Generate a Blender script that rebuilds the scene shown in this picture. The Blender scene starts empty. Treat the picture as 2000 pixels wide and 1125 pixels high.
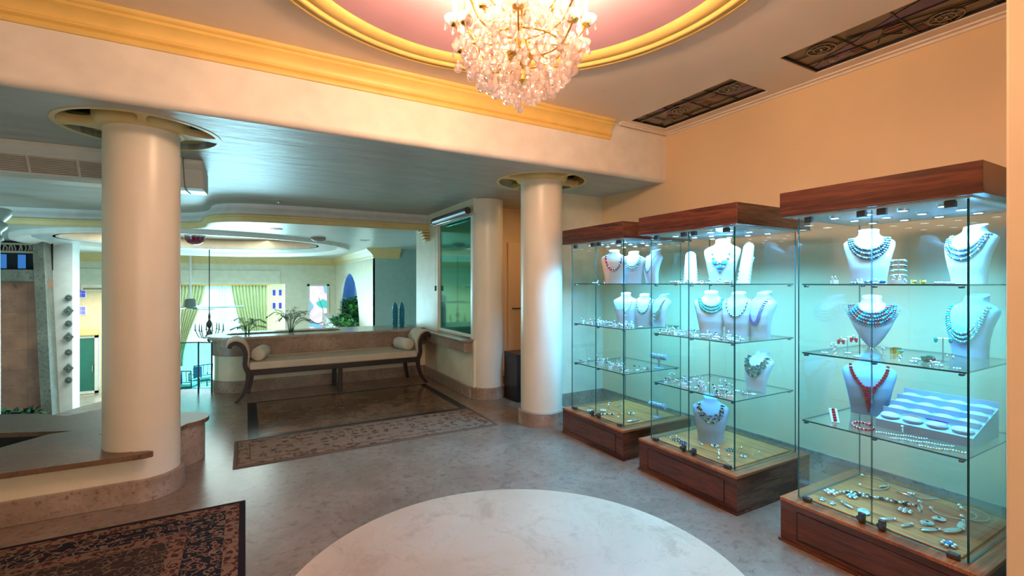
import bpy, bmesh, math, random
from mathutils import Vector, Matrix
R = math.radians
PI = math.pi
random.seed(11)
SC = bpy.context.scene
COL = SC.collection

# ------------------------------------------------------------------ camera, world, exposure
cam_data = bpy.data.cameras.new('camera')
cam_data.sensor_width = 36.0
cam_data.lens = 36.0 * 920.0 / 2000.0
cam_data.shift_y = -9.5 / 2000.0
cam_data.clip_start = 0.02
cam = bpy.data.objects.new('camera', cam_data)
COL.objects.link(cam)
cam.location = (0, 0, 1.5)
cam.rotation_euler = (R(90), 0, R(-29.5))
SC.camera = cam
SC.view_settings.view_transform = 'Standard'
SC.view_settings.look = 'None'
SC.view_settings.gamma = 1
SC.view_settings.use_curve_mapping = False
SC.view_settings.exposure = 0.12
SC.cycles.use_denoising = True
SC.cycles.max_bounces = 12
SC.cycles.diffuse_bounces = 4
SC.cycles.glossy_bounces = 4
SC.cycles.transmission_bounces = 6
SC.cycles.transparent_max_bounces = 40
SC.cycles.caustics_reflective = False
SC.cycles.caustics_refractive = False
SC.cycles.sample_clamp_indirect = 6.0

world = bpy.data.worlds.new('daylight')
SC.world = world
world.use_nodes = True
world.node_tree.nodes['Background'].inputs[0].default_value = (0.60, 0.88, 1.0, 1)
world.node_tree.nodes['Background'].inputs[1].default_value = 1.2

def area_light(name, loc, rot, sx, sy, watts, color, spread=180):
    d = bpy.data.lights.new(name, 'AREA')
    d.shape = 'RECTANGLE'; d.size = sx; d.size_y = sy
    d.energy = watts; d.color = color; d.spread = R(spread)
    o = bpy.data.objects.new(name, d); COL.objects.link(o)
    o.location = loc; o.rotation_euler = rot
    return o

def point_light(name, loc, watts, color, radius=0.05):
    d = bpy.data.lights.new(name, 'POINT')
    d.energy = watts; d.color = color; d.shadow_soft_size = radius
    o = bpy.data.objects.new(name, d); COL.objects.link(o)
    o.location = loc
    return o

CYAN = (0.42, 0.86, 1.0)
WARM = (1.0, 0.61, 0.36)
# daylight of the curtained window and the arch, plus unseen area lights
area_light('hall_side_fill', (-6.3, 4.1, -0.2), (R(90), 0, 0), 4.6, 3.8, 210, (0.42, 0.80, 1.0))  # added cool fill for hall and ceilings; no window in this wall
area_light('daylight_curtain_window', (-0.5, 20.55, -0.4), (R(90), 0, R(180)), 3.0, 3.4, 780, (0.40, 0.84, 1.0))
area_light('hall_recess_fill', (-1.0, 12.2, 2.58), (0, 0, 0), 3.0, 2.6, 230, (0.75, 0.95, 0.9))  # added light below the oval recess's closed top; no skylight there
area_light('daylight_arch', (5.0, 14.4, 0.9), (R(90), 0, R(70)), 2.4, 2.0, 110, (0.5, 0.75, 1.0))
area_light('rear_fill_light', (0.6, -2.35, 1.7), (R(82), 0, 0), 3.4, 1.8, 55, (1.0, 0.82, 0.66))  # added fill behind the camera; the rear wall is closed
area_light('garden_room_light', (-4.2, 19.2, 1.2), (0, 0, 0), 2.0, 1.5, 75, (1.0, 0.9, 0.75))  # unseen warm area light; no fixture modelled in this room
area_light('corridor_light', (3.6, 5.2, 2.55), (0, 0, 0), 0.4, 0.3, 3.0, (1.0, 0.62, 0.25))  # unseen orange area light under the corridor ceiling, without a fixture
# chandelier bulbs, then added lights for crystals and dome
for k in range(8):
    q = 2 * PI * (k + .35) / 8
    point_light('chandelier_bulb_light', (1.15 + .315 * math.cos(q), 1.95 + .315 * math.sin(q), 2.90), 29, WARM, 0.02)
point_light('crystal_fill_light', (1.15, 1.95, 2.68), 70, (1.0, 0.72, 0.55), 0.03)  # added inside the crystal basket to brighten it; no bulb there
point_light('dome_fill_light', (1.15, 1.95, 3.12), 30, (1.0, 0.72, 0.55), 0.05)  # added above the bulbs to light the pink dome

# ------------------------------------------------------------------ node helpers
def nd(nt, typ, ins=None, **props):
    n = nt.nodes.new(typ)
    for k, v in props.items():
        setattr(n, k, v)
    for k, v in (ins or {}).items():
        s = n.inputs[k]
        if isinstance(v, bpy.types.NodeSocket):
            nt.links.new(v, s)
        else:
            s.default_value = v
    return n

def c4(c):
    return (c[0], c[1], c[2], 1.0)

def ramp(nt, fac, stops, interp='LINEAR'):
    n = nt.nodes.new('ShaderNodeValToRGB')
    cr = n.color_ramp; cr.interpolation = interp
    while len(cr.elements) < len(stops):
        cr.elements.new(0.5)
    for e, (p, c) in zip(cr.elements, stops):
        e.position = p; e.color = c4(c)
    nt.links.new(fac, n.inputs[0])
    return n.outputs[0]

def mat_base(name):
    m = bpy.data.materials.new(name)
    m.use_nodes = True
    nt = m.node_tree
    p = nt.nodes['Principled BSDF']
    return m, nt, p

def plain(name, col, rough=0.5, metal=0.0, coat=0.0, spec=0.5, var=0.06, scale=6.0, bump=0.0, bscale=60.0, emit=None, es=0.0):
    """a surface of one colour, with slight procedural mottling and an optional fine bump"""
    m, nt, p = mat_base(name)
    tc = nd(nt, 'ShaderNodeTexCoord')
    no = nd(nt, 'ShaderNodeTexNoise', {'Vector': tc.outputs['Object'], 'Scale': scale, 'Detail': 3.0})
    lo = tuple(max(0, c * (1 - var)) for c in col); hi = tuple(min(1, c * (1 + var)) for c in col)
    nt.links.new(ramp(nt, no.outputs[0], [(0.3, lo), (0.7, hi)]), p.inputs['Base Color'])
    p.inputs['Roughness'].default_value = rough
    p.inputs['Metallic'].default_value = metal
    p.inputs['Coat Weight'].default_value = coat
    p.inputs['Specular IOR Level'].default_value = spec
    if bump:
        n2 = nd(nt, 'ShaderNodeTexNoise', {'Vector': tc.outputs['Object'], 'Scale': bscale, 'Detail': 4.0})
        b = nd(nt, 'ShaderNodeBump', {'Height': n2.outputs[0], 'Strength': bump, 'Distance': 0.01})
        nt.links.new(b.outputs[0], p.inputs['Normal'])
    if emit:
        p.inputs['Emission Color'].default_value = c4(emit)
        p.inputs['Emission Strength'].default_value = es
    return m

def marble(name, cols, scale=1.2, rough=0.2, vein=(0.3, 0.2, 0.15), vein_amt=0.35, fine=18.0, coords='Object', dark=0.6, spec=0.5):
    m, nt, p = mat_base(name)
    tc = nd(nt, 'ShaderNodeTexCoord')
    v = tc.outputs[coords]
    n1 = nd(nt, 'ShaderNodeTexNoise', {'Vector': v, 'Scale': scale, 'Detail': 8.0, 'Roughness': 0.62, 'Distortion': 0.6})
    base = ramp(nt, n1.outputs[0], [(0.28, cols[0]), (0.5, cols[1]), (0.72, cols[2])])
    n2 = nd(nt, 'ShaderNodeTexNoise', {'Vector': v, 'Scale': fine, 'Detail': 8.0, 'Roughness': 0.75, 'Distortion': 0.4})
    dk = tuple(c * dark for c in cols[0])
    sp = ramp(nt, n2.outputs[0], [(0.36, (0, 0, 0)), (0.48, (1, 1, 1))])
    # veins: thin bands of a strongly distorted noise
    n3 = nd(nt, 'ShaderNodeTexNoise', {'Vector': v, 'Scale': scale * 1.3, 'Detail': 6.0, 'Distortion': 1.8})
    vf = ramp(nt, n3.outputs[0], [(0.494, (0, 0, 0)), (0.5, (vein_amt,) * 3), (0.506, (0, 0, 0))])
    m1 = mixc(nt, sp, dk, base)
    m2 = mixc(nt, vf, m1, vein)
    nt.links.new(m2, p.inputs['Base Color'])
    p.inputs['Specular IOR Level'].default_value = spec
    rr = nd(nt, 'ShaderNodeMapRange', {'Value': n2.outputs[0], 'To Min': rough * 0.92, 'To Max': rough * 1.12})
    nt.links.new(rr.outputs[0], p.inputs['Roughness'])
    return m

def mixc(nt, fac, a, b):
    n = nt.nodes.new('ShaderNodeMixRGB')
    for s, v in zip(n.inputs, (fac, a, b)):
        if isinstance(v, bpy.types.NodeSocket):
            nt.links.new(v, s)
        elif isinstance(v, (int, float)):
            s.default_value = v
        else:
            s.default_value = c4(v)
    return n.outputs[0]

def mth(nt, op, a, b=None, c=None):
    n = nt.nodes.new('ShaderNodeMath'); n.operation = op
    for s, v in zip(n.inputs, (a, b, c)):
        if v is None: continue
        if isinstance(v, bpy.types.NodeSocket): nt.links.new(v, s)
        else: s.default_value = v
    return n.outputs[0]

def wood(name, cols, axis='Y', rough=0.25, coat=0.3, scale=1.0):
    m, nt, p = mat_base(name)
    tc = nd(nt, 'ShaderNodeTexCoord')
    sc = {'X': (0.35, 5, 5), 'Y': (5, 0.35, 5), 'Z': (5, 5, 0.35)}[axis]
    mp = nd(nt, 'ShaderNodeMapping', {'Vector': tc.outputs['Object'], 'Scale': tuple(s * scale for s in sc)})
    n1 = nd(nt, 'ShaderNodeTexNoise', {'Vector': mp.outputs[0], 'Scale': 2.2, 'Detail': 6.0, 'Distortion': 1.2})
    mp2 = nd(nt, 'ShaderNodeMapping', {'Vector': tc.outputs['Object'], 'Scale': tuple(s * scale * 9 for s in sc)})
    n2 = nd(nt, 'ShaderNodeTexNoise', {'Vector': mp2.outputs[0], 'Scale': 3.0, 'Detail': 3.0})
    a = ramp(nt, n1.outputs[0], [(0.3, cols[0]), (0.45, cols[1]), (0.55, cols[2]), (0.7, cols[1])])
    b = ramp(nt, n2.outputs[0], [(0.35, (0.55, 0.5, 0.5)), (0.6, (1, 1, 1))])
    mul = nt.nodes.new('ShaderNodeMixRGB'); mul.blend_type = 'MULTIPLY'; mul.inputs[0].default_value = 0.7
    nt.links.new(a, mul.inputs[1]); nt.links.new(b, mul.inputs[2])
    nt.links.new(mul.outputs[0], p.inputs['Base Color'])
    p.inputs['Roughness'].default_value = rough
    p.inputs['Coat Weight'].default_value = coat
    p.inputs['Coat Roughness'].default_value = 0.15
    return m

def glass(name, tint, refl=1.0, rough=0.0, ior=1.45):
    """clear pane: tinted see-through mixed with a mirror by the Fresnel law"""
    m = bpy.data.materials.new(name); m.use_nodes = True
    nt = m.node_tree; nt.nodes.clear()
    tr = nd(nt, 'ShaderNodeBsdfTransparent', {'Color': c4(tint)})
    gl = nd(nt, 'ShaderNodeBsdfGlossy', {'Color': (refl, refl, refl, 1), 'Roughness': rough})
    geo = nd(nt, 'ShaderNodeNewGeometry')
    mr = nd(nt, 'ShaderNodeMapRange', {'Value': geo.outputs['Backfacing'], 'To Min': ior, 'To Max': 1.0 / ior})
    fr = nd(nt, 'ShaderNodeFresnel', {'IOR': mr.outputs[0]})
    mx = nd(nt, 'ShaderNodeMixShader', {0: fr.outputs[0], 1: tr.outputs[0], 2: gl.outputs[0]})
    o = nd(nt, 'ShaderNodeOutputMaterial', {'Surface': mx.outputs[0]})
    return m

def emitter(name, col, strength):
    m = bpy.data.materials.new(name); m.use_nodes = True
    nt = m.node_tree; nt.nodes.clear()
    e = nd(nt, 'ShaderNodeEmission', {'Color': c4(col), 'Strength': strength})
    nd(nt, 'ShaderNodeOutputMaterial', {'Surface': e.outputs[0]})
    return m

def crystal_mat(name):
    m = bpy.data.materials.new(name); m.use_nodes = True
    nt = m.node_tree; nt.nodes.clear()
    tr = nd(nt, 'ShaderNodeBsdfTransparent', {'Color': (1.0, 0.93, 0.9, 1)})
    tl = nd(nt, 'ShaderNodeBsdfTranslucent', {'Color': (1, 0.92, 0.88, 1)})
    gl = nd(nt, 'ShaderNodeBsdfGlossy', {'Color': (1, 0.97, 0.94, 1), 'Roughness': 0.04})
    lw = nd(nt, 'ShaderNodeLayerWeight', {'Blend': 0.45})
    m1 = nd(nt, 'ShaderNodeMixShader', {0: 0.42, 1: tr.outputs[0], 2: tl.outputs[0]})
    m2 = nd(nt, 'ShaderNodeMixShader', {0: lw.outputs['Facing'], 1: m1.outputs[0], 2: gl.outputs[0]})
    nd(nt, 'ShaderNodeOutputMaterial', {'Surface': m2.outputs[0]})
    return m

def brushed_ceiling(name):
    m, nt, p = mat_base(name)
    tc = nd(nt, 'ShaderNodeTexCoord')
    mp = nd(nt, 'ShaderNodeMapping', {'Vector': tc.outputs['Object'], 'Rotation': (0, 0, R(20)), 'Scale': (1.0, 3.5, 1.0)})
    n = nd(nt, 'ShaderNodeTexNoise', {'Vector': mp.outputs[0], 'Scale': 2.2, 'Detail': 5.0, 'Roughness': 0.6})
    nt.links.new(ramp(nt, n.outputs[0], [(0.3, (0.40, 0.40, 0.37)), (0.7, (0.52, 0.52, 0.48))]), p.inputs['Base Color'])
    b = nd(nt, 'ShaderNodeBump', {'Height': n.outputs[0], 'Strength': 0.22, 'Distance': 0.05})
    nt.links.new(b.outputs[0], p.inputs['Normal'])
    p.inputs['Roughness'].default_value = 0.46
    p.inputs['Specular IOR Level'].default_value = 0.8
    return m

M = {}
M['cream'] = plain('cream_paint', (0.80, 0.72, 0.54), 0.45)
M['beam'] = plain('beam_cream_paint', (0.86, 0.78, 0.68), 0.5)
M['peach'] = plain('peach_wall_paint', (0.84, 0.59, 0.345), 0.55, var=0.02, scale=2)
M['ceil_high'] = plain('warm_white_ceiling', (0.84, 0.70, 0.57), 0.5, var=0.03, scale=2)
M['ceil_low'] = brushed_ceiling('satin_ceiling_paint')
M['hall_ceil'] = plain('hall_ceiling_paint', (0.62, 0.72, 0.72), 0.3, var=0.05, scale=1.5)
M['white'] = plain('white_paint', (0.82, 0.80, 0.76), 0.45)
M['hallwall'] = plain('hall_wall_paint', (0.78, 0.76, 0.58), 0.5)
M['teal_wall'] = plain('pale_teal_wall', (0.36, 0.55, 0.52), 0.5)
M['bluewall'] = plain('blue_wall', (0.16, 0.34, 0.75), 0.6)
M['yellow'] = plain('yellow_moulding_paint', (0.86, 0.56, 0.16), 0.4, var=0.05)
M['yellow_pale'] = plain('pale_yellow_moulding', (0.78, 0.60, 0.27), 0.45, var=0.05)
M['pink'] = plain('pink_dome_paint', (0.74, 0.40, 0.46), 0.55, var=0.04, scale=1.5)
M['brown_cove'] = plain('tan_cove_paint', (0.42, 0.29, 0.18), 0.6)
M['column'] = plain('column_paint', (0.82, 0.76, 0.64), 0.32, var=0.03, scale=3)
M['floor'] = marble('grey_taupe_marble', [(0.20, 0.14, 0.10), (0.25, 0.185, 0.14), (0.31, 0.24, 0.19)], 2.0, 0.26, (0.5, 0.44, 0.38), 0.2, 16, dark=0.86, spec=0.38)
M['circle'] = marble('cream_marble', [(0.62, 0.44, 0.30), (0.69, 0.51, 0.36), (0.76, 0.59, 0.44)], 1.2, 0.3, (0.36, 0.26, 0.19), 0.3, 3, dark=0.9)
M['stone'] = marble('tan_marble_trim', [(0.22, 0.15, 0.11), (0.34, 0.25, 0.19), (0.48, 0.38, 0.31)], 3.0, 0.3, (0.7, 0.6, 0.5), 0.2, 30, dark=0.85)
M['slab'] = marble('brown_marble_slab', [(0.12, 0.068, 0.04), (0.165, 0.098, 0.058), (0.21, 0.135, 0.085)], 1.8, 0.42, (0.5, 0.42, 0.35), 0.15, 25, dark=0.85, spec=0.25)
M['ledge'] = marble('grey_beige_marble', [(0.30, 0.26, 0.21), (0.42, 0.37, 0.31), (0.52, 0.47, 0.41)], 1.8, 0.2, (0.6, 0.55, 0.5), 0.2, 25)
M['inlay'] = marble('brown_veined_marble', [(0.09, 0.045, 0.025), (0.17, 0.095, 0.05), (0.28, 0.175, 0.11)], 2.2, 0.2, (0.45, 0.34, 0.25), 0.6, 9, dark=0.8, spec=0.3)
M['black_marble'] = plain('black_marble', (0.008, 0.010, 0.012), 0.3, spec=0.15)
M['walnut_y'] = wood('walnut_along_y', [(0.032, 0.007, 0.003), (0.082, 0.018, 0.007), (0.145, 0.037, 0.014)], 'Y')
M['walnut_x'] = wood('walnut_along_x', [(0.038, 0.010, 0.005), (0.095, 0.027, 0.011), (0.17, 0.058, 0.024)], 'X')
M['oak_y'] = wood('light_wood_panel', [(0.34, 0.085, 0.02), (0.60, 0.165, 0.035), (0.80, 0.25, 0.055)], 'Y', 0.35, 0.1)
M['oak_rim'] = wood('light_wood_rim', [(0.20, 0.058, 0.016), (0.34, 0.10, 0.027), (0.46, 0.15, 0.04)], 'X', 0.35, 0.1)
M['dark_wood'] = plain('espresso_wood', (0.018, 0.010, 0.012), 0.34, coat=0.1, var=0.2)
M['glass'] = glass('cabinet_glass', (0.925, 0.985, 0.985))
M['glass_edge'] = plain('glass_edge', (0.01, 0.10, 0.10), 0.08, spec=0.8)
M['glass_rail'] = glass('railing_glass', (0.62, 0.93, 0.92))
M['steel'] = plain('brushed_steel', (0.55, 0.56, 0.56), 0.25, 1.0)
M['dark_steel'] = plain('dark_steel', (0.09, 0.09, 0.10), 0.38, 0.7)
M['silver'] = plain('silver', (0.86, 0.88, 0.90), 0.18, 1.0)
M['silver_matte'] = plain('matte_silver', (0.70, 0.76, 0.80), 0.4, 0.6)
M['oxid'] = plain('oxidised_silver', (0.16, 0.17, 0.20), 0.35, 0.8, var=0.3, scale=200)
M['gold'] = plain('polished_gold', (0.95, 0.62, 0.18), 0.16, 1.0)
M['bust'] = plain('white_leatherette', (0.62, 0.62, 0.66), 0.45, bump=0.1, bscale=300)
M['bust_blue'] = plain('pale_blue_suede', (0.34, 0.46, 0.62), 0.8, bump=0.1, bscale=300)
M['acrylic'] = plain('white_acrylic', (0.85, 0.9, 0.92), 0.15)
M['fabric'] = plain('cream_upholstery', (0.66, 0.59, 0.47), 0.85, bump=0.25, bscale=400)
M['bolster'] = plain('pale_bolster_fabric', (0.70, 0.68, 0.60), 0.85, bump=0.25, bscale=400)
M['ac'] = plain('aircon_plastic', (0.72, 0.66, 0.58), 0.35)
M['ac_grille'] = plain('aircon_grille', (0.30, 0.22, 0.17), 0.5)
M['dark_glass'] = plain('dark_recess_glass', (0.045, 0.05, 0.045), 0.1)
M['stained'] = plain('smoky_stained_glass', (0.12, 0.075, 0.045), 0.22, var=0.25, scale=3)
M['stained_purple'] = plain('purple_stained_glass', (0.06, 0.022, 0.10), 0.2)
M['stained_red'] = plain('red_stained_glass', (0.14, 0.03, 0.02), 0.25)
M['lead'] = plain('leading', (0.015, 0.014, 0.012), 0.4, 0.5)
M['lead_pale'] = plain('brass_leading', (0.33, 0.27, 0.18), 0.35, 0.6)
M['crystal'] = crystal_mat('crystal')
M['bulb'] = emitter('lit_bulb', (1.0, 0.80, 0.58), 14.0)
M['spot_on'] = emitter('lit_downlight', (0.75, 0.95, 1.0), 14.0)
M['candle'] = plain('candle_sleeve', (0.95, 0.88, 0.78), 0.4, emit=(1, 0.8, 0.6), es=0.5)
M['lamp_board'] = plain('pale_lamp_board', (0.75, 0.85, 0.88), 0.12, coat=0.5)
M['leaf'] = plain('palm_leaf', (0.02, 0.12, 0.04), 0.65, var=0.4, scale=20)
M['leaf_bright'] = plain('bright_leaf', (0.08, 0.30, 0.06), 0.45, var=0.5, scale=12)
M['soil_and_recess'] = plain('soil_and_dark_recess', (0.015, 0.02, 0.018), 0.9)
M['turq_glass'] = plain('turquoise_glass', (0.0, 0.22, 0.36), 0.35, spec=0.4, bump=0.6, bscale=55)
M['turq'] = plain('turquoise_stone', (0.06, 0.48, 0.50), 0.3, var=0.25, scale=80)
M['blue_stone'] = plain('blue_stone', (0.04, 0.22, 0.55), 0.25, var=0.3, scale=60)
M['red_stone'] = plain('coral_red_stone', (0.50, 0.035, 0.035), 0.3, var=0.25, scale=60)
M['purple_stone'] = plain('violet_stone', (0.16, 0.08, 0.34), 0.3, var=0.3, scale=60)
M['black_stone'] = plain('black_stone', (0.02, 0.025, 0.035), 0.25)
M['green_stone'] = plain('green_stone', (0.10, 0.30, 0.22), 0.3, var=0.3, scale=60)
M['yellow_stone'] = plain('amber_stone', (0.50, 0.40, 0.05), 0.3)
M['sheer'] = None

def green_window(name):
    m, nt, p = mat_base(name)
    p.inputs['Base Color'].default_value = (0.0, 0.16, 0.11, 1)
    gl = nd(nt, 'ShaderNodeBsdfGlossy', {'Color': (0.05, 0.80, 0.55, 1), 'Roughness': 0.03})
    lw = nd(nt, 'ShaderNodeFresnel', {'IOR': 2.2})
    p.inputs['Roughness'].default_value = 0.1
    mx = nd(nt, 'ShaderNodeMixShader', {0: lw.outputs[0], 1: p.outputs[0], 2: gl.outputs[0]})
    nt.links.new(mx.outputs[0], nt.nodes['Material Output'].inputs[0])
    return m
M['greenglass'] = green_window('green_tinted_window')

def curtain(name, col, trans):
    m = bpy.data.materials.new(name); m.use_nodes = True
    nt = m.node_tree; nt.nodes.clear()
    df = nd(nt, 'ShaderNodeBsdfDiffuse', {'Color': c4(col)})
    tl = nd(nt, 'ShaderNodeBsdfTranslucent', {'Color': c4(col)})
    mx = nd(nt, 'ShaderNodeMixShader', {0: trans, 1: df.outputs[0], 2: tl.outputs[0]})
    nd(nt, 'ShaderNodeOutputMaterial', {'Surface': mx.outputs[0]})
    return m
M['sheer'] = curtain('sheer_curtain', (0.82, 0.93, 0.93), 0.75)
M['drape'] = curtain('green_gold_drape', (0.66, 0.64, 0.38), 0.45)
M['lit_pane'] = emitter('daylit_pane', (0.72, 0.95, 1.0), 4.5)
M['blue_pane'] = emitter('blue_lit_pane', (0.10, 0.14, 0.75), 0.9)
M['blue_pane_light'] = emitter('pale_blue_lit_pane', (0.35, 0.42, 0.95), 1.0)
M['sky_pane'] = emitter('sky_blue_pane', (0.05, 0.22, 0.62), 0.8)

def stone_blocks(name):
    m, nt, p = mat_base(name)
    tc = nd(nt, 'ShaderNodeTexCoord')
    sx = nd(nt, 'ShaderNodeSeparateXYZ', {0: tc.outputs['Object']})
    cb = nd(nt, 'ShaderNodeCombineXYZ', {0: sx.outputs[0], 1: sx.outputs[2]})
    br = nd(nt, 'ShaderNodeTexBrick', {'Vector': cb.outputs[0], 'Color1': (0.36, 0.155, 0.09, 1), 'Color2': (0.25, 0.115, 0.075, 1),
            'Mortar': (0.17, 0.10, 0.07, 1), 'Scale': 1.0, 'Mortar Size': 0.004, 'Brick Width': 0.5, 'Row Height': 0.38})
    br.offset = 0.0
    n = nd(nt, 'ShaderNodeTexNoise', {'Vector': tc.outputs['Object'], 'Scale': 7.0, 'Detail': 6.0, 'Roughness': 0.7})
    f = ramp(nt, n.outputs[0], [(0.33, (1, 1, 1)), (0.38, (0.1, 0.1, 0.1)), (0.7, (0, 0, 0))])
    n2 = nd(nt, 'ShaderNodeTexNoise', {'Vector': tc.outputs['Object'], 'Scale': 3.0, 'Detail': 6.0})
    b2 = ramp(nt, n2.outputs[0], [(0.3, (0.7, 0.65, 0.65)), (0.7, (1.25, 1.2, 1.1))])
    mul = nt.nodes.new('ShaderNodeMixRGB'); mul.blend_type = 'MULTIPLY'; mul.inputs[0].default_value = 1
    nt.links.new(br.outputs[0], mul.inputs[1]); nt.links.new(b2, mul.inputs[2])
    nt.links.new(mixc(nt, f, mul.outputs[0], (0.08, 0.045, 0.035)), p.inputs['Base Color'])
    p.inputs['Roughness'].default_value = 0.7
    return m
M['blocks'] = stone_blocks('pitted_stone_blocks')
M['peach_light'] = plain('pale_peach_paint', (0.85, 0.68, 0.45), 0.5)
M['greendoor'] = plain('green_door_glass', (0.0, 0.16, 0.13), 0.08, spec=0.8)
M['teal_lit'] = plain('pale_teal_lit', (0.48, 0.66, 0.66), 0.35)  # teal light falling on the capital column, put into its colour
M['teal_dark'] = plain('teal_lacquer_and_silhouette', (0.01, 0.10, 0.13), 0.3)
M['teal_fabric'] = plain('teal_fabric', (0.30, 0.70, 0.74), 0.8, var=0.4, scale=15)
M['blue_fabric'] = plain('blue_fabric', (0.03, 0.12, 0.32), 0.8)
M['grey_stone'] = plain('grey_stone', (0.12, 0.15, 0.13), 0.6)
M['carved'] = plain('carved_wood', (0.38, 0.30, 0.22), 0.6)
M['bowl'] = plain('red_violet_glass', (0.22, 0.008, 0.05), 0.1, spec=0.9)
M['concrete'] = marble('grey_rough_stone', [(0.11, 0.105, 0.08), (0.16, 0.155, 0.12), (0.23, 0.22, 0.18)], 3.0, 0.7, (0.1, 0.1, 0.08), 0.3, 20)

def stained_window(name):
    m = bpy.data.materials.new(name); m.use_nodes = True
    nt = m.node_tree; nt.nodes.clear()
    tc = nd(nt, 'ShaderNodeTexCoord')
    vo = nd(nt, 'ShaderNodeTexNoise', {'Vector': tc.outputs['Object'], 'Scale': 1.9, 'Detail': 0.0, 'Distortion': 1.0})
    col = ramp(nt, vo.outputs[0], [(0.0, (0.2, 0.75, 0.85)), (0.34, (0.35, 0.55, 0.9)), (0.38, (0.90, 0.88, 0.95)), (0.5, (0.97, 0.97, 0.98)), (0.64, (0.95, 0.88, 0.91)), (0.70, (0.1, 0.75, 0.7))], 'CONSTANT')
    e = nd(nt, 'ShaderNodeEmission', {'Color': col, 'Strength': 0.95})
    nd(nt, 'ShaderNodeOutputMaterial', {'Surface': e.outputs[0]})
    return m
M['stained_lit'] = stained_window('daylit_stained_glass')

def rug_mat(name, W, H, bands, motif_scale, field):
    """bands: [(distance from edge, ground colour, figure colour, accent)] in metres; pattern in object space, origin at the rug's corner"""
    m, nt, p = mat_base(name)
    tc = nd(nt, 'ShaderNodeTexCoord')
    sx = nd(nt, 'ShaderNodeSeparateXYZ', {0: tc.outputs['Object']})
    x, y = sx.outputs[0], sx.outputs[1]
    d = mth(nt, 'MINIMUM', mth(nt, 'MINIMUM', x, mth(nt, 'SUBTRACT', W, x)), mth(nt, 'MINIMUM', y, mth(nt, 'SUBTRACT', H, y)))
    vo = nd(nt, 'ShaderNodeTexVoronoi', {'Vector': tc.outputs['Object'], 'Scale': motif_scale, 'Randomness': 0.55})
    ds = nd(nt, 'ShaderNodeTexNoise', {'Vector': tc.outputs['Object'], 'Scale': motif_scale * 2.2, 'Detail': 1.0})
    dist = mth(nt, 'ADD', vo.outputs['Distance'], mth(nt, 'MULTIPLY', mth(nt, 'SUBTRACT', ds.outputs[0], 0.5), 0.7))
    vn = nd(nt, 'ShaderNodeTexNoise', {'Vector': tc.outputs['Object'], 'Scale': motif_scale * 0.8, 'Detail': 1.0, 'Distortion': 0.6})
    vine = mth(nt, 'LESS_THAN', mth(nt, 'ABSOLUTE', mth(nt, 'SUBTRACT', vn.outputs[0], 0.5)), 0.022)
    def figure(g, f, a):
        c = mixc(nt, vine, g, f)
        c = mixc(nt, mth(nt, 'LESS_THAN', dist, 0.33), c, f)
        c = mixc(nt, mth(nt, 'LESS_THAN', dist, 0.22), c, a)
        c = mixc(nt, mth(nt, 'LESS_THAN', dist, 0.10), c, g)
        return c
    cur = figure(*field)
    for lim, g, f, a in reversed(bands):
        cc = figure(g, f, a) if f is not None else g
        k = mth(nt, 'LESS_THAN', d, lim)
        cur = mixc(nt, k, cur, cc)
    nt.links.new(cur, p.inputs['Base Color'])
    p.inputs['Roughness'].default_value = 0.9
    p.inputs['Specular IOR Level'].default_value = 0.15
    n2 = nd(nt, 'ShaderNodeTexNoise', {'Vector': tc.outputs['Object'], 'Scale': 250.0})
    b = nd(nt, 'ShaderNodeBump', {'Height': n2.outputs[0], 'Strength': 0.25, 'Distance': 0.002})
    nt.links.new(b.outputs[0], p.inputs['Normal'])
    return m

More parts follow.
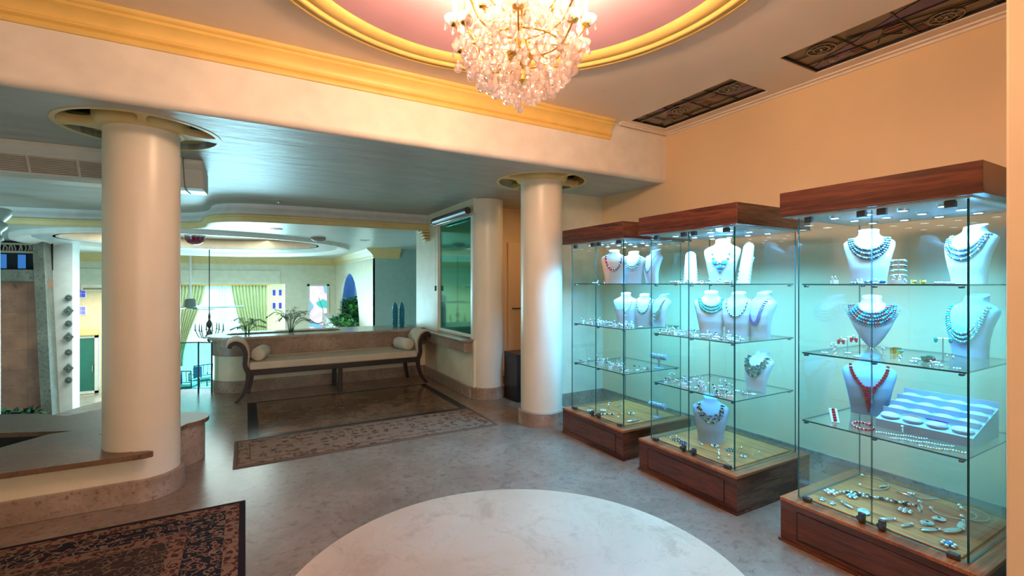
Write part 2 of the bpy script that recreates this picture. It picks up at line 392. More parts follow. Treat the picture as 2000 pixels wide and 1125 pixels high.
# ------------------------------------------------------------------ mesh helpers
class MB:
    def __init__(s):
        s.v = []; s.f = []; s.mi = []
    def add(s, verts, faces, mi=0):
        n = len(s.v); s.v += [tuple(v) for v in verts]
        for f in faces:
            s.f.append(tuple(i + n for i in f)); s.mi.append(mi)
        return s
    def box(s, a, b, mi=0, side=None):
        x0, y0, z0 = a; x1, y1, z1 = b
        v = [(x0, y0, z0), (x1, y0, z0), (x1, y1, z0), (x0, y1, z0), (x0, y0, z1), (x1, y0, z1), (x1, y1, z1), (x0, y1, z1)]
        f = [(3, 2, 1, 0), (4, 5, 6, 7), (0, 1, 5, 4), (1, 2, 6, 5), (2, 3, 7, 6), (3, 0, 4, 7)]
        n = len(s.v); s.v += v
        for k, q in enumerate(f):
            s.f.append(tuple(i + n for i in q))
            s.mi.append(mi if side is None else side[k])
        return s
    def obox(s, c, ax, ay, az, mi=0):
        """box from centre and three half-axis vectors"""
        c = Vector(c); ax = Vector(ax); ay = Vector(ay); az = Vector(az)
        v = [c + sx * ax + sy * ay + sz * az for sz in (-1, 1) for sx, sy in ((-1, -1), (1, -1), (1, 1), (-1, 1))]
        return s.add(v, [(3, 2, 1, 0), (4, 5, 6, 7), (0, 1, 5, 4), (1, 2, 6, 5), (2, 3, 7, 6), (3, 0, 4, 7)], mi)
    def tube(s, pts, r, n=8, mi=0, closed=False, flat=1.0):
        pts = [Vector(p) for p in pts]; k = len(pts)
        rs = r if isinstance(r, (list, tuple)) else [r] * k
        up = Vector((0, 0, 1)); rings = []
        prev = None
        for i, p in enumerate(pts):
            if closed: t = pts[(i + 1) % k] - pts[i - 1]
            else: t = pts[min(i + 1, k - 1)] - pts[max(i - 1, 0)]
            if t.length < 1e-9: t = Vector((0, 0, 1))
            t.normalize()
            if prev is None:
                u = up if abs(t.dot(up)) < 0.9 else Vector((1, 0, 0))
                a = t.cross(u).normalized()
            else:
                a = (prev - t * prev.dot(t))
                a = a.normalized() if a.length > 1e-6 else t.cross(up).normalized()
            prev = a
            b = t.cross(a)
            rings.append([p + (a * math.cos(2 * PI * j / n) + b * math.sin(2 * PI * j / n) * flat) * rs[i] for j in range(n)])
        v = [q for rg in rings for q in rg]; f = []
        for i in range(k if closed else k - 1):
            i2 = (i + 1) % k
            for j in range(n):
                j2 = (j + 1) % n
                f.append((i * n + j, i * n + j2, i2 * n + j2, i2 * n + j))
        if not closed:
            f.append(tuple(reversed(range(n)))); f.append(tuple((k - 1) * n + j for j in range(n)))
        return s.add(v, f, mi)
    def lathe(s, prof, c=(0, 0, 0), n=24, mi=0, sx=1.0, sy=1.0, a0=0.0, a1=2 * PI):
        """profile [(radius, z)] turned round z"""
        full = abs(a1 - a0 - 2 * PI) < 1e-6
        m = n if full else n + 1
        v = []; f = []
        for r, z in prof:
            for j in range(m):
                a = a0 + (a1 - a0) * j / n
                v.append((c[0] + r * sx * math.cos(a), c[1] + r * sy * math.sin(a), c[2] + z))
        for i in range(len(prof) - 1):
            for j in range(n):
                j2 = (j + 1) % m
                f.append((i * m + j, i * m + j2, (i + 1) * m + j2, (i + 1) * m + j))
        if full:
            if prof[0][0] > 1e-6: f.append(tuple(reversed(range(m))))
            if prof[-1][0] > 1e-6: f.append(tuple((len(prof) - 1) * m + j for j in range(m)))
        return s.add(v, f, mi)
    def ball(s, c, r, n=8, m=6, mi=0, sz=1.0, sx=1.0, sy=1.0):
        v = [(c[0], c[1], c[2] - r * sz)]; f = []
        for i in range(1, m):
            a = -PI / 2 + PI * i / m
            for j in range(n):
                b = 2 * PI * j / n
                v.append((c[0] + r * sx * math.cos(a) * math.cos(b), c[1] + r * sy * math.cos(a) * math.sin(b), c[2] + r * sz * math.sin(a)))
        v.append((c[0], c[1], c[2] + r * sz)); t = len(v) - 1
        for j in range(n):
            j2 = (j + 1) % n
            f.append((0, 1 + j2, 1 + j)); f.append((t, 1 + (m - 2) * n + j, 1 + (m - 2) * n + j2))
            for i in range(m - 2):
                f.append((1 + i * n + j, 1 + i * n + j2, 1 + (i + 1) * n + j2, 1 + (i + 1) * n + j))
        return s.add(v, f, mi)
    def prism(s, poly, z0, z1, mi=0):
        n = len(poly)
        a = sum(poly[i][0] * poly[(i + 1) % n][1] - poly[(i + 1) % n][0] * poly[i][1] for i in range(n))
        if a < 0: poly = poly[::-1]
        v = [(x, y, z0) for x, y in poly] + [(x, y, z1) for x, y in poly]
        f = [tuple(reversed(range(n))), tuple(range(n, 2 * n))] + [(i, (i + 1) % n, n + (i + 1) % n, n + i) for i in range(n)]
        return s.add(v, f, mi)
    def sweep(s, prof, path, closed=False, mi=0):
        """prof [(offset to the left-hand normal, z)] swept along an XY path"""
        k = len(path); n = len(prof); v = []; f = []
        for i, (x, y) in enumerate(path):
            if closed: a, b = path[i - 1], path[(i + 1) % k]
            else: a, b = path[max(i - 1, 0)], path[min(i + 1, k - 1)]
            tx, ty = b[0] - a[0], b[1] - a[1]; L = math.hypot(tx, ty) or 1
            nx, ny = -ty / L, tx / L
            for o, z in prof: v.append((x + nx * o, y + ny * o, z))
        for i in range(k if closed else k - 1):
            i2 = (i + 1) % k
            for j in range(n):
                j2 = (j + 1) % n
                f.append((i * n + j, i2 * n + j, i2 * n + j2, i * n + j2))
        if not closed:
            f.append(tuple(range(n))); f.append(tuple(reversed([(k - 1) * n + j for j in range(n)])))
        return s.add(v, f, mi)
    def build(s, name, mats, parent=None, loc=None, rot=None, smooth=True, bevel=0, angle=35, normals=True):
        me = bpy.data.meshes.new(name)
        me.from_pydata(s.v, [], s.f)
        if not isinstance(mats, (list, tuple)): mats = [mats]
        for m in mats: me.materials.append(M[m] if isinstance(m, str) else m)
        for p, i in zip(me.polygons, s.mi): p.material_index = i
        if normals:
            bm = bmesh.new(); bm.from_mesh(me)
            bmesh.ops.recalc_face_normals(bm, faces=bm.faces)
            bm.to_mesh(me); bm.free()
        if smooth:
            me.polygons.foreach_set('use_smooth', [True] * len(me.polygons))
            me.set_sharp_from_angle(angle=R(angle))
        me.update()
        o = bpy.data.objects.new(name, me); COL.objects.link(o)
        if parent is not None: o.parent = parent
        if loc is not None: o.location = loc
        if rot is not None: o.rotation_euler = rot
        if bevel:
            b = o.modifiers.new('bevel', 'BEVEL'); b.width = bevel; b.segments = 2; b.limit_method = 'ANGLE'
        return o

def tag(o, label, cat, group=None, kind=None):
    o['label'] = label; o['category'] = cat
    if group: o['group'] = group
    if kind: o['kind'] = kind
    return o

def thing(name, label, cat, loc=(0, 0, 0), rotz=0.0, group=None):
    o = bpy.data.objects.new(name, None); COL.objects.link(o)
    o.empty_display_size = 0.1
    o.location = loc; o.rotation_euler = (0, 0, rotz)
    return tag(o, label, cat, group)

def struct(o, parent=None):
    if o.parent is None: o['kind'] = 'structure'
    return o

KIDS = {}
def copy_tree(o, parent=None):
    c = o.copy(); COL.objects.link(c)
    if parent is not None: c.parent = parent
    for ch in [q for q in list(bpy.data.objects) if q.parent == o]:
        copy_tree(ch, c)
    return c

FX, FY = 0.4924, 0.8704
def at(px, py, z):
    """point of the horizontal plane z that the photograph shows at this pixel (used once, to survey positions)"""
    t = (px - 1000) / 920.0; d = 920.0 * (1.5 - z) / (py - 553.0)
    return Vector(((FX + FY * t) * d, (FY - FX * t) * d, z))
def aty(px, py, y):
    t = (px - 1000) / 920.0; d = y / (FY - FX * t)
    return Vector(((FX + FY * t) * d, y, 1.5 - (py - 553.0) * d / 920.0))

def arc(cx, cy, rx, ry, a0, a1, n):
    return [(cx + rx * math.cos(R(a0 + (a1 - a0) * i / n)), cy + ry * math.sin(R(a0 + (a1 - a0) * i / n))) for i in range(n + 1)]

def spline(pts, n=8):
    """Catmull-Rom through points"""
    P = [Vector(p) for p in pts]; out = []
    for i in range(len(P) - 1):
        a = P[max(i - 1, 0)]; b = P[i]; c = P[i + 1]; d = P[min(i + 2, len(P) - 1)]
        for k in range(n):
            t = k / n
            out.append(0.5 * ((2 * b) + (c - a) * t + (2 * a - 5 * b + 4 * c - d) * t * t + (3 * b - a - 3 * c + d) * t ** 3))
    out.append(P[-1]); return out

# ================================================================== THE SETTING
ZL, ZH = 2.60, 3.13           # low and high ceiling
DC = (1.15, 1.95)             # centre of dome, floor circle and chandelier

# upper floor: ends in a curved edge above the hall
edge_pts = [(4.3, -2.6), (4.3, 8.1), (2.57, 8.1), (-0.35, 8.1), (-0.9, 8.05), (-1.45, 7.95), (-1.72, 7.6), (-1.95, 7.15), (-2.2, 6.7), (-2.5, 6.1), (-3.0, 5.6), (-3.4, 5.3), (-3.4, -2.6)]
mb = MB(); mb.prism(edge_pts, -0.25, 0.0)
struct(mb.build('floor', 'floor', smooth=False))
mb = MB(); mb.prism(arc(DC[0], DC[1], 1.16, 1.16, 0, 357, 119), -0.02, 0.003)
o = mb.build('floor_medallion', 'circle', smooth=False); o['kind'] = 'structure'
# marble inlay in front of the bench: black border strips around a veined field
mb = MB()
x0, x1, y0, y1 = 0.02, 2.33, 5.16, 6.74
mb.box((x0, y0, -0.02), (x0 + .10, y1, 0.003)); mb.box((x1 - .10, y0, -0.02), (x1, y1, 0.003))
mb.box((x0 + .10, y0, -0.02), (x1 - .10, y0 + .065, 0.003)); mb.box((x0 + .10, y1 - .05, -0.02), (x1 - .10, y1, 0.003))
o = mb.build('floor_inlay_border', 'black_marble', smooth=False); o['kind'] = 'structure'
mb = MB(); mb.box((x0 + .10, y0 + .065, -0.02), (x1 - .10, y1 - .05, 0.003))
o = mb.build('floor_inlay', 'inlay', smooth=False); o['kind'] = 'structure'
# hall floor far below
mb = MB(); mb.box((-9, 4.0, -2.6), (6.5, 22, -2.25))
struct(mb.build('floor_hall', 'ledge', smooth=False))

# high ceiling with round opening for the dome and two long skylight slots
def ceiling_with_circle(z, x0, x1, y0, y1, c, r, thick, n=96):
    mb = MB(); v = []; f = []
    corners = [(x1, y1), (x0, y1), (x0, y0), (x1, y0)]
    ring = [(c[0] + r * math.cos(2 * PI * i / n), c[1] + r * math.sin(2 * PI * i / n)) for i in range(n)]
    def out(i):
        a = 2 * PI * i / n; dx, dy = math.cos(a), math.sin(a)
        t = min([((x1 - c[0]) / dx) if dx > 1e-9 else 1e9, ((x0 - c[0]) / dx) if dx < -1e-9 else 1e9,
                 ((y1 - c[1]) / dy) if dy > 1e-9 else 1e9, ((y0 - c[1]) / dy) if dy < -1e-9 else 1e9])
        return (c[0] + dx * t, c[1] + dy * t)
    outer = [out(i) for i in range(n)]
    def side(q): return 0 if abs(q[0] - x1) < 1e-6 else 1 if abs(q[1] - y1) < 1e-6 else 2 if abs(q[0] - x0) < 1e-6 else 3
    for i in range(n):
        j = (i + 1) % n
        poly = [ring[i], outer[i]]
        if side(outer[i]) != side(outer[j]):
            s_ = {(0, 1): (x1, y1), (1, 2): (x0, y1), (2, 3): (x0, y0), (3, 0): (x1, y0)}.get((side(outer[i]), side(outer[j])))
            if s_: poly.append(s_)
        poly += [outer[j], ring[j]]
        mb.add([(q[0], q[1], z) for q in poly], [tuple(range(len(poly)))])
        mb.add([(ring[i][0], ring[i][1], z), (ring[j][0], ring[j][1], z), (ring[j][0], ring[j][1], z + thick), (ring[i][0], ring[i][1], z + thick)], [(0, 1, 2, 3)])
    return mb
mb = ceiling_with_circle(ZH, -3.4, 3.37, -2.6, 3.9, DC, 1.30, 0.12)
# strips round the skylight slots
for (xa, xb, ya, yb) in [(3.37, 4.3, 3.54, 3.9), (3.37, 4.3, 2.02, 2.41), (3.37, 4.3, -2.6, 0.55), (3.86, 4.3, 2.41, 3.54), (3.86, 4.3, 0.55, 2.02)]:
    mb.box((xa, ya, ZH), (xb, yb, ZH + .12))
struct(mb.build('ceiling', 'ceil_high', smooth=False, normals=False))
mb = MB(); mb.box((3.3, -2.6, ZH + .12), (4.3, 3.9, ZH + .2))
o = mb.build('ceiling_cover', 'dark_glass', smooth=False); o['kind'] = 'structure'; o.name = 'ceiling_above_skylights'
# small stepped strip between ceiling and wall
mb = MB(); mb.sweep([(0, ZH + .01), (0, ZH - .028), (.022, ZH - .028), (.026, ZH - .012), (.055, ZH - .010), (.06, ZH + .01)], [(4.01, -2.4), (4.01, 3.63), (3.30, 3.63)])
struct(mb.build('trim_1', 'ceil_high', angle=30))

# dome
prof = [(1.22, 3.135)] + [(1.24 * math.cos(R(a)), 3.16 + 0.62 * math.sin(R(a))) for a in range(0, 90, 6)] + [(0.001, 3.78)]
mb = MB(); mb.lathe(prof, (DC[0], DC[1], 0), 96)
o = mb.build('ceiling_dome', 'pink', normals=False); o['kind'] = 'structure'
# yellow moulding ring of the dome
rp = [(1.375, 3.135), (1.375, 3.105), (1.362, 3.098), (1.35, 3.098), (1.343, 3.108), (1.325, 3.108), (1.318, 3.098), (1.30, 3.092), (1.287, 3.098),
      (1.28, 3.112), (1.262, 3.108), (1.235, 3.105), (1.205, 3.112), (1.18, 3.128), (1.17, 3.146), (1.155, 3.152), (1.15, 3.165), (1.16, 3.18), (1.25, 3.18)]
mb = MB(); n = 120; mb.lathe(rp, (DC[0], DC[1], 0), n)
mb.f = [q for q in mb.f if len(q) == 4]; mb.mi = [0] * len(mb.f)
o = mb.build('trim_2', 'yellow', angle=50, normals=False); struct(o)

# low ceiling: bounded by the beam in front, the S-shaped fascia behind
fas = [(2.6, 7.32), (1.6, 7.34), (0.8, 7.36), (0.2, 7.42), (-0.12, 7.52), (-0.33, 7.72), (-0.42, 7.98), (-0.45, 8.25), (-0.52, 8.55), (-0.68, 8.8), (-0.95, 8.98), (-1.4, 9.12), (-2.0, 9.28), (-2.7, 9.42), (-3.4, 9.5), (-4.2, 9.5), (-5.5, 9.4), (-8.4, 9.2)]
fasc = [(p.x, p.y) for p in spline([(x, y, 0) for x, y in fas], 5)]
def low_ceiling():
    mb = MB()
    mb.prism([(4.3, 3.71), (4.3, 7.3)] + fasc + [(-8.4, 3.65)], ZL, ZL + .05)
    return mb
# recesses round the column heads are cut into the ceiling
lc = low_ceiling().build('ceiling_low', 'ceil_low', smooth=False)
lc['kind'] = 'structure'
COLS = [(-0.65, 4.30), (2.80, 4.30)]
RR = 0.46
def cut(o, polys, z0, z1):
    mb = MB()
    for p in polys: mb.prism(p, z0, z1)
    c = mb.build('cutter', 'cream', smooth=False)
    b = o.modifiers.new('holes', 'BOOLEAN'); b.operation = 'DIFFERENCE'; b.object = c; b.solver = 'EXACT'
    dg = bpy.context.evaluated_depsgraph_get()
    me = bpy.data.meshes.new_from_object(o.evaluated_get(dg))
    o.modifiers.clear(); o.data = me
    bpy.data.objects.remove(c)
def petal(cx, cy, k):
    """one quarter of the recess between two curved spokes"""
    a0 = 45 + 90 * k
    pts = [(cx + RR * math.cos(R(a)), cy + RR * math.sin(R(a))) for a in range(a0 - 41, a0 + 42, 6)]
    pts += [(cx + 0.27 * math.cos(R(a)), cy + 0.27 * math.sin(R(a))) for a in range(a0 + 30, a0 - 31, -6)]
    return pts
cut(lc, [[(cx + RR * math.cos(2 * PI * i / 64), cy + RR * math.sin(2 * PI * i / 64)) for i in range(64)] for cx, cy in COLS], ZL - .05, ZL + .1)
# beam between high and low zone, with its softly rounded lower corner
r_ = .05
bp = [(0, ZL + r_ * 0.02 + 0.0)] 
prof = [(0.0, ZH + .05), (0.0, ZL + r_)] + [(r_ - r_ * math.cos(R(a)), ZL + r_ - r_ * math.sin(R(a))) for a in (15, 30, 45, 60, 75)] + [(r_, ZL), (r_, ZL + .03), (.25, ZL + .06), (.25, ZH + .05)]
mb = MB(); mb.sweep([(o_, z) for o_, z in prof], [(-8.4, 3.60), (4.25, 3.66)])
o = mb.build('ceiling_beam', 'beam', angle=50); o['kind'] = 'structure'
# crown moulding on the beam, stops short of the right wall
cp = [(.005, 2.945), (-.012, 2.945), (-.018, 2.955), (-.018, 2.972), (-.012, 2.98), (-.022, 2.985), (-.03, 2.992), (-.03, 3.005), (-.02, 3.012), (-.024, 3.03), (-.036, 3.055), (-.055, 3.075), (-.066, 3.082), (-.066, 3.10), (-.078, 3.105), (-.088, 3.118), (-.088, ZH), (.005, ZH)]
mb = MB(); mb.sweep(cp, [(-3.4, 3.622), (3.20, 3.654)])
struct(mb.build('trim_3', 'yellow', angle=40))
# fascia of the low ceiling and the yellow moulding along its foot
mb = MB(); mb.sweep([(.0, ZL + .05), (.0, ZL - .03), (.015, ZL - .075), (.045, ZL - .10), (.05, 2.43), (-.15, 2.43), (-.15, ZL + .05)], fasc)
o = mb.build('ceiling_fascia', 'white', angle=50); o['kind'] = 'structure'
mb = MB(); mb.sweep([(-.05, 2.445), (.075, 2.445), (.085, 2.435), (.085, 2.415), (.065, 2.40), (.062, 2.385), (.05, 2.37), (.05, 2.352), (.04, 2.345), (-.04, 2.345), (-.05, 2.36)], fasc)
struct(mb.build('trim_4', 'yellow_pale', angle=40))

# walls of the gallery
mb = MB(); mb.box((4.0, -2.6, 0), (4.2, 4.70, ZH + .1)); struct(mb.build('wall_right', 'peach', smooth=False))
mb = MB(); mb.box((3.22, 4.70, 0), (4.2, 4.86, ZL + .02)); struct(mb.build('wall_behind_cabinets', 'cream', smooth=False))
mb = MB(); mb.box((3.18, 4.69, 0), (4.0, 4.71, .15)); mb.box((3.18, 4.69, 0), (3.22, 4.88, .15)); struct(mb.build('baseboard_1', 'stone', smooth=False))
mb = MB(); mb.box((3.98, -2.4, 0), (4.01, 4.69, .15)); struct(mb.build('baseboard_2', 'stone', smooth=False))
# corridor behind the second column
mb = MB(); mb.box((2.76, 6.05, 0), (4.3, 6.2, ZL + .02)); struct(mb.build('wall_corridor_back', 'peach', smooth=False))
mb = MB(); mb.box((4.2, 4.7, 0), (4.3, 6.2, ZL + .02)); struct(mb.build('wall_corridor_side', 'peach', smooth=False))
mb = MB(); mb.box((2.86, 6.03, 0), (3.30, 6.06, .15)); struct(mb.build('baseboard_3', 'stone', smooth=False))
d = MB().box((3.34, 6.01, 0), (4.16, 6.05, 2.1)).build('door_1', 'peach', bevel=.004, smooth=False); d['kind'] = 'structure'
MB().tube([(3.40, 5.99, 1.13), (3.40, 5.95, 1.13), (3.52, 5.95, 1.13)], .010, 8).build('door_handle', 'dark_steel', d)
# window wall at the bench's right end: parapet, post and head round the window
mb = MB()
mb.box((2.57, 5.55, 0), (2.75, 7.90, .76)); mb.box((2.57, 5.55, 2.42), (2.75, 7.90, ZL + .02)); mb.box((2.57, 6.86, .76), (2.75, 7.90, 2.42))
struct(mb.build('wall_window', 'cream', smooth=False))
w = MB()
w.box((2.585, 5.60, .78), (2.63, 6.86, .82)); w.box((2.585, 5.60, 2.38), (2.63, 6.86, 2.42)); w.box((2.585, 6.82, .82), (2.63, 6.86, 2.38)); w.box((2.585, 5.60, .82), (2.63, 5.64, 2.38))
w = w.build('window_1', 'white', smooth=False, bevel=.004); w['kind'] = 'structure'
MB().box((2.60, 5.64, .82), (2.61, 6.82, 2.38)).build('window_pane', 'greenglass', w, smooth=False)
# marble sill that runs on from the planter
mb = MB()
mb.prism([(2.38, 7.5), (2.42, 6.9), (2.43, 5.62), (2.46, 5.56), (2.60, 5.56), (2.60, 7.5)], .735, .765)
mb.prism([(2.44, 7.5), (2.46, 5.60), (2.60, 5.60), (2.60, 7.5)], .60, .735)
o = mb.build('window_sill', 'stone', smooth=False, bevel=.006, parent=w)
mb = MB(); mb.box((2.535, 5.6, 0), (2.575, 7.5, .15)); struct(mb.build('baseboard_4', 'stone', smooth=False, bevel=.005))
# foreground wall at the right edge of the view
mb = MB(); mb.box((2.595, -2.6, 0), (3.9, .655, ZH + .05)); struct(mb.build('wall_foreground', 'peach', smooth=False, bevel=.01))
# walls behind and beside the camera
mb = MB(); mb.box((-3.4, -2.7, 0), (4.3, -2.6, 4.0)); struct(mb.build('wall_rear', 'cream', smooth=False))
mb = MB(); mb.box((-3.5, -2.7, 0), (-3.4, 3.95, ZH + .1)); struct(mb.build('wall_left', 'cream', smooth=False))

# ------------------------------------------------------------------ columns
def lathe_obj(name, prof, mat, parent, n=48, angle=35, **k):
    return MB().lathe(prof, (0, 0, 0), n, **k).build(name, mat, parent, angle=angle)
def column(loc, label, ringed=True, r=.225, base=True, top=ZL):
    t = thing('round_column', label, 'column', loc)
    lathe_obj('shaft', [(r, 0.0), (r, top - .004)], 'column', t, 64)
    if base: lathe_obj('plinth_ring', [(r + .028, 0.0), (r + .028, .142), (r + .02, .15), (r - .01, .15)], 'stone', t, 64)
    return t
c1 = column((COLS[0][0], COLS[0][1], 0), 'cream round column rising through the brown marble ledge')
c2 = column((COLS[1][0], COLS[1][1], 0), 'cream round column standing beside the farthest display cabinet')
c3 = column((2.80, 5.63, 0), 'cream half-round column between the green window and the orange corridor', r=.215)
def recess_ring(c, label):
    t = thing('ceiling_rosette', label, 'ceiling rosette', (c[0], c[1], ZL), 0, 'lobed rosettes round the column heads')
    MB().lathe([(.227, -.012), (.245, -.012), (.262, .0), (.275, .02), (.285, .045), (.285, .115), (.227, .115)], (0, 0, 0), 48).build('collar', 'yellow_pale', t, angle=50)
    rim = MB(); rim.sweep([(0, -.004), (0, .12), (-.03, .12), (-.03, -.004)], [(RR * math.cos(2 * PI * i / 64), RR * math.sin(2 * PI * i / 64)) for i in range(64)], closed=True)
    rim.build('rim', 'yellow_pale', t, angle=50)
    for k in range(4):
        a = R(90 * k + (0 if k % 2 == 0 else 8))
        s = MB(); pts = [(q, w_) for q, w_ in ((.24, .10), (.29, .06), (.34, .042), (.40, .042), (RR, .07))] if k % 2 == 0 else [(q, w_) for q, w_ in ((.24, .045), (.30, .028), (.36, .022), (.42, .026), (RR, .045))]
        lft = [(q * math.cos(a) - w_ * math.sin(a), q * math.sin(a) + w_ * math.cos(a)) for q, w_ in pts]
        rgt = [(q * math.cos(a) + w_ * math.sin(a), q * math.sin(a) - w_ * math.cos(a)) for q, w_ in pts]
        s.prism(lft + rgt[::-1], -.003, .05)
        s.build('spoke', 'yellow_pale', t, angle=40)
    for k in range(4):
        p = MB(); p.prism([(x - c[0], y - c[1]) for x, y in petal(c[0], c[1], k)], .10, .112)
        p.build('glass_panel', 'dark_glass', t, smooth=False)
    MB().lathe([(.22, .118), (RR + .02, .118)], (0, 0, 0), 48).build('backing', 'dark_glass', t, smooth=False, normals=False)
    return t
recess_ring(COLS[0], 'yellow lobed ceiling rosette round the top of the ledge column')
recess_ring(COLS[1], 'yellow lobed ceiling rosette round the column by the cabinets')

# ------------------------------------------------------------------ low wall with marble ledge round the first column
base_z = .155
t = thing('planter_wall', 'low cream wall with a brown marble top wrapping the left column', 'low wall', (-1.5, 4.6, 0))
def loc_poly(p, o): return [(x - o[0], y - o[1]) for x, y in p]
O = (-1.5, 4.6)
face = [(-3.38, 4.06), (-.75, 4.072), (-.66, 4.075), (-.60, 4.09), (-.66, 4.16), (-3.38, 4.13)]
MB().prism(loc_poly(face, O), 0, .315).build('wall_face', 'cream', t, smooth=False)
MB().prism(loc_poly([(-3.38, 4.03), (-.75, 4.044), (-.65, 4.047), (-.64, 4.07), (-3.38, 4.065)], O), 0, base_z).build('baseboard', 'stone', t, smooth=False, bevel=.004)
hole = [(-1.17, 4.88), (-1.30, 4.86), (-1.60, 4.50), (-2.0, 4.28), (-2.6, 4.20), (-3.0, 4.35), (-3.0, 5.25), (-2.4, 5.30), (-1.9, 5.18), (-1.45, 5.0)]
slab = [(-3.38, 4.0), (-1.4, 4.0), (-.72, 3.985), (-.60, 3.985), (-.555, 4.0), (-.55, 4.02), (-.58, 4.045), (-.66, 4.06)]
slab += [(-.65 + .215 * math.cos(R(a)), 4.30 + .215 * math.sin(R(a))) for a in (-100, -115, -135, 135, 100, 70, 50)]
slab += arc(-.49, 4.87, .215, .215, -70, 100, 12)
slab += [(-.75, 5.22), (-.95, 5.46), (-1.12, 5.60), (-1.35, 5.45), (-1.6, 5.68), (-1.95, 5.84), (-2.5, 5.75), (-3.38, 5.6)]
sl = MB().prism(loc_poly(slab, O), .315, .35).build('marble_top', 'slab', t, smooth=False)
def cut_local(o, polys, z0, z1):
    mb = MB()
    for p in polys: mb.prism(p, z0, z1)
    c = mb.build('cutter', 'cream', smooth=False); c.location = o.parent.location
    bpy.context.view_layer.update()
    b = o.modifiers.new('holes', 'BOOLEAN'); b.operation = 'DIFFERENCE'; b.object = c; b.solver = 'EXACT'
    dg = bpy.context.evaluated_depsgraph_get(); dg.update()
    me = bpy.data.meshes.new_from_object(o.evaluated_get(dg))
    o.modifiers.clear(); o.data = me; bpy.data.objects.remove(c)
slot = [(-.98, 4.66), (-.86, 4.73), (-.70, 4.70), (-.70, 4.66), (-.80, 4.62)]
cut_local(sl, [loc_poly(hole, O), loc_poly(slot, O)], .2, .5)
MB().prism(loc_poly([(x * 1.0, y) for x, y in hole], O), .08, .10).build('planting_bed', 'soil_and_recess', t, smooth=False)
bk = MB(); bk.sweep([(0, 0), (0, .315), (.03, .315), (.03, 0)], loc_poly(hole, O), closed=True); bk.build('trough_side', 'soil_and_recess', t, smooth=False)  # darkness of the hole put into the trough side's near-black colour
back = [(-.55, 5.06), (-.75, 5.17), (-.95, 5.41), (-1.12, 5.55), (-1.35, 5.40), (-1.6, 5.63), (-1.95, 5.79), (-2.5, 5.70), (-3.38, 5.55)]
MB().sweep([(0, -.2), (0, .315), (.05, .315), (.05, -.2)], loc_poly(back, O)).build('back_face', 'stone', t, smooth=False)
drum = arc(-.49, 4.87, .185, .185, -75, 110, 14)
MB().sweep([(0, 0), (0, .315), (.03, .315), (.03, 0)], loc_poly([(-.60, 4.55), (-.5, 4.6)] + drum, O)).build('rounded_end', 'stone', t, angle=50)

# ------------------------------------------------------------------ planter wall behind the bench
O = (1.1, 7.8)
t = thing('planter_counter', 'long marble-topped planter wall behind the bench', 'planter wall', (O[0], O[1], 0))
end = arc(-.02, 7.81, .36, .36, 270, 90, 16)
body = [(2.57, 7.45)] + end + [(2.57, 8.17)]
MB().prism(loc_poly(body, O), 0, .70).build('wall_body', 'cream', t, angle=40)
fr = [(2.57, 7.42)] + arc(-.02, 7.81, .39, .39, 270, 90, 16) + [(2.57, 8.20)]
MB().prism(loc_poly(fr, O), .50, .715).build('marble_frieze', 'stone', t, angle=40)
MB().prism(loc_poly([(2.57, 7.43)] + arc(-.02, 7.81, .38, .38, 270, 90, 16) + [(2.57, 8.19)], O), 0, .16).build('baseboard', 'stone', t, angle=40)
top = [(2.57, 7.36), (2.40, 7.36)] + arc(-.02, 7.81, .45, .45, 270, 90, 20) + [(2.57, 8.26)]
tp = MB().prism(loc_poly(top, O), .735, .765).build('marble_top', 'ledge', t, smooth=False)
MB().prism(loc_poly([(2.57, 7.39)] + arc(-.02, 7.81, .42, .42, 270, 90, 20) + [(2.57, 8.23)], O), .708, .737).build('cornice', 'stone', t, angle=40)
trough = arc(-.08, 7.86, .16, .16, 90, 270, 8) + arc(1.16, 7.86, .16, .16, -90, 90, 8)
cut_local(tp, [loc_poly(trough, O)], .6, .9)
MB().prism(loc_poly(arc(-.08, 7.86, .155, .155, 90, 270, 8) + arc(1.16, 7.86, .155, .155, -90, 90, 8), O), .738, .745).build('soil_bed', 'soil_and_recess', t, smooth=False)

# ------------------------------------------------------------------ glass railing at the floor edge
t = thing('glass_railing', 'teal glass railing with thin metal posts left of the planter wall', 'railing', (-.6, 7.75, 0))
for x, y in ((-.56, 7.72), (-.40, 7.60)):
    p_ = MB().tube([(x + .6, y - 7.75, 0), (x + .6, y - 7.75, .70)], .011, 8)
    p_.build('post', 'dark_steel', t)
for a_, b_ in (((-.56, 7.72), (-.40, 7.60)), ((-.56, 7.72), (-1.25, 7.93))):
    m_ = MB(); ax = Vector((b_[0] - a_[0], b_[1] - a_[1], 0)) * .49; c_ = Vector(((a_[0] + b_[0]) / 2 + .6, (a_[1] + b_[1]) / 2 - 7.75, .37))
    m_.obox(c_, ax, Vector((-ax.y, ax.x, 0)).normalized() * .005, (0, 0, .31))
    m_.build('glass_pane', 'glass_rail', t, smooth=False)
    m_ = MB(); m_.tube([(a_[0] + .6, a_[1] - 7.75, .69), (b_[0] + .6, b_[1] - 7.75, .69)], .009, 6); m_.build('top_rail', 'dark_steel', t)

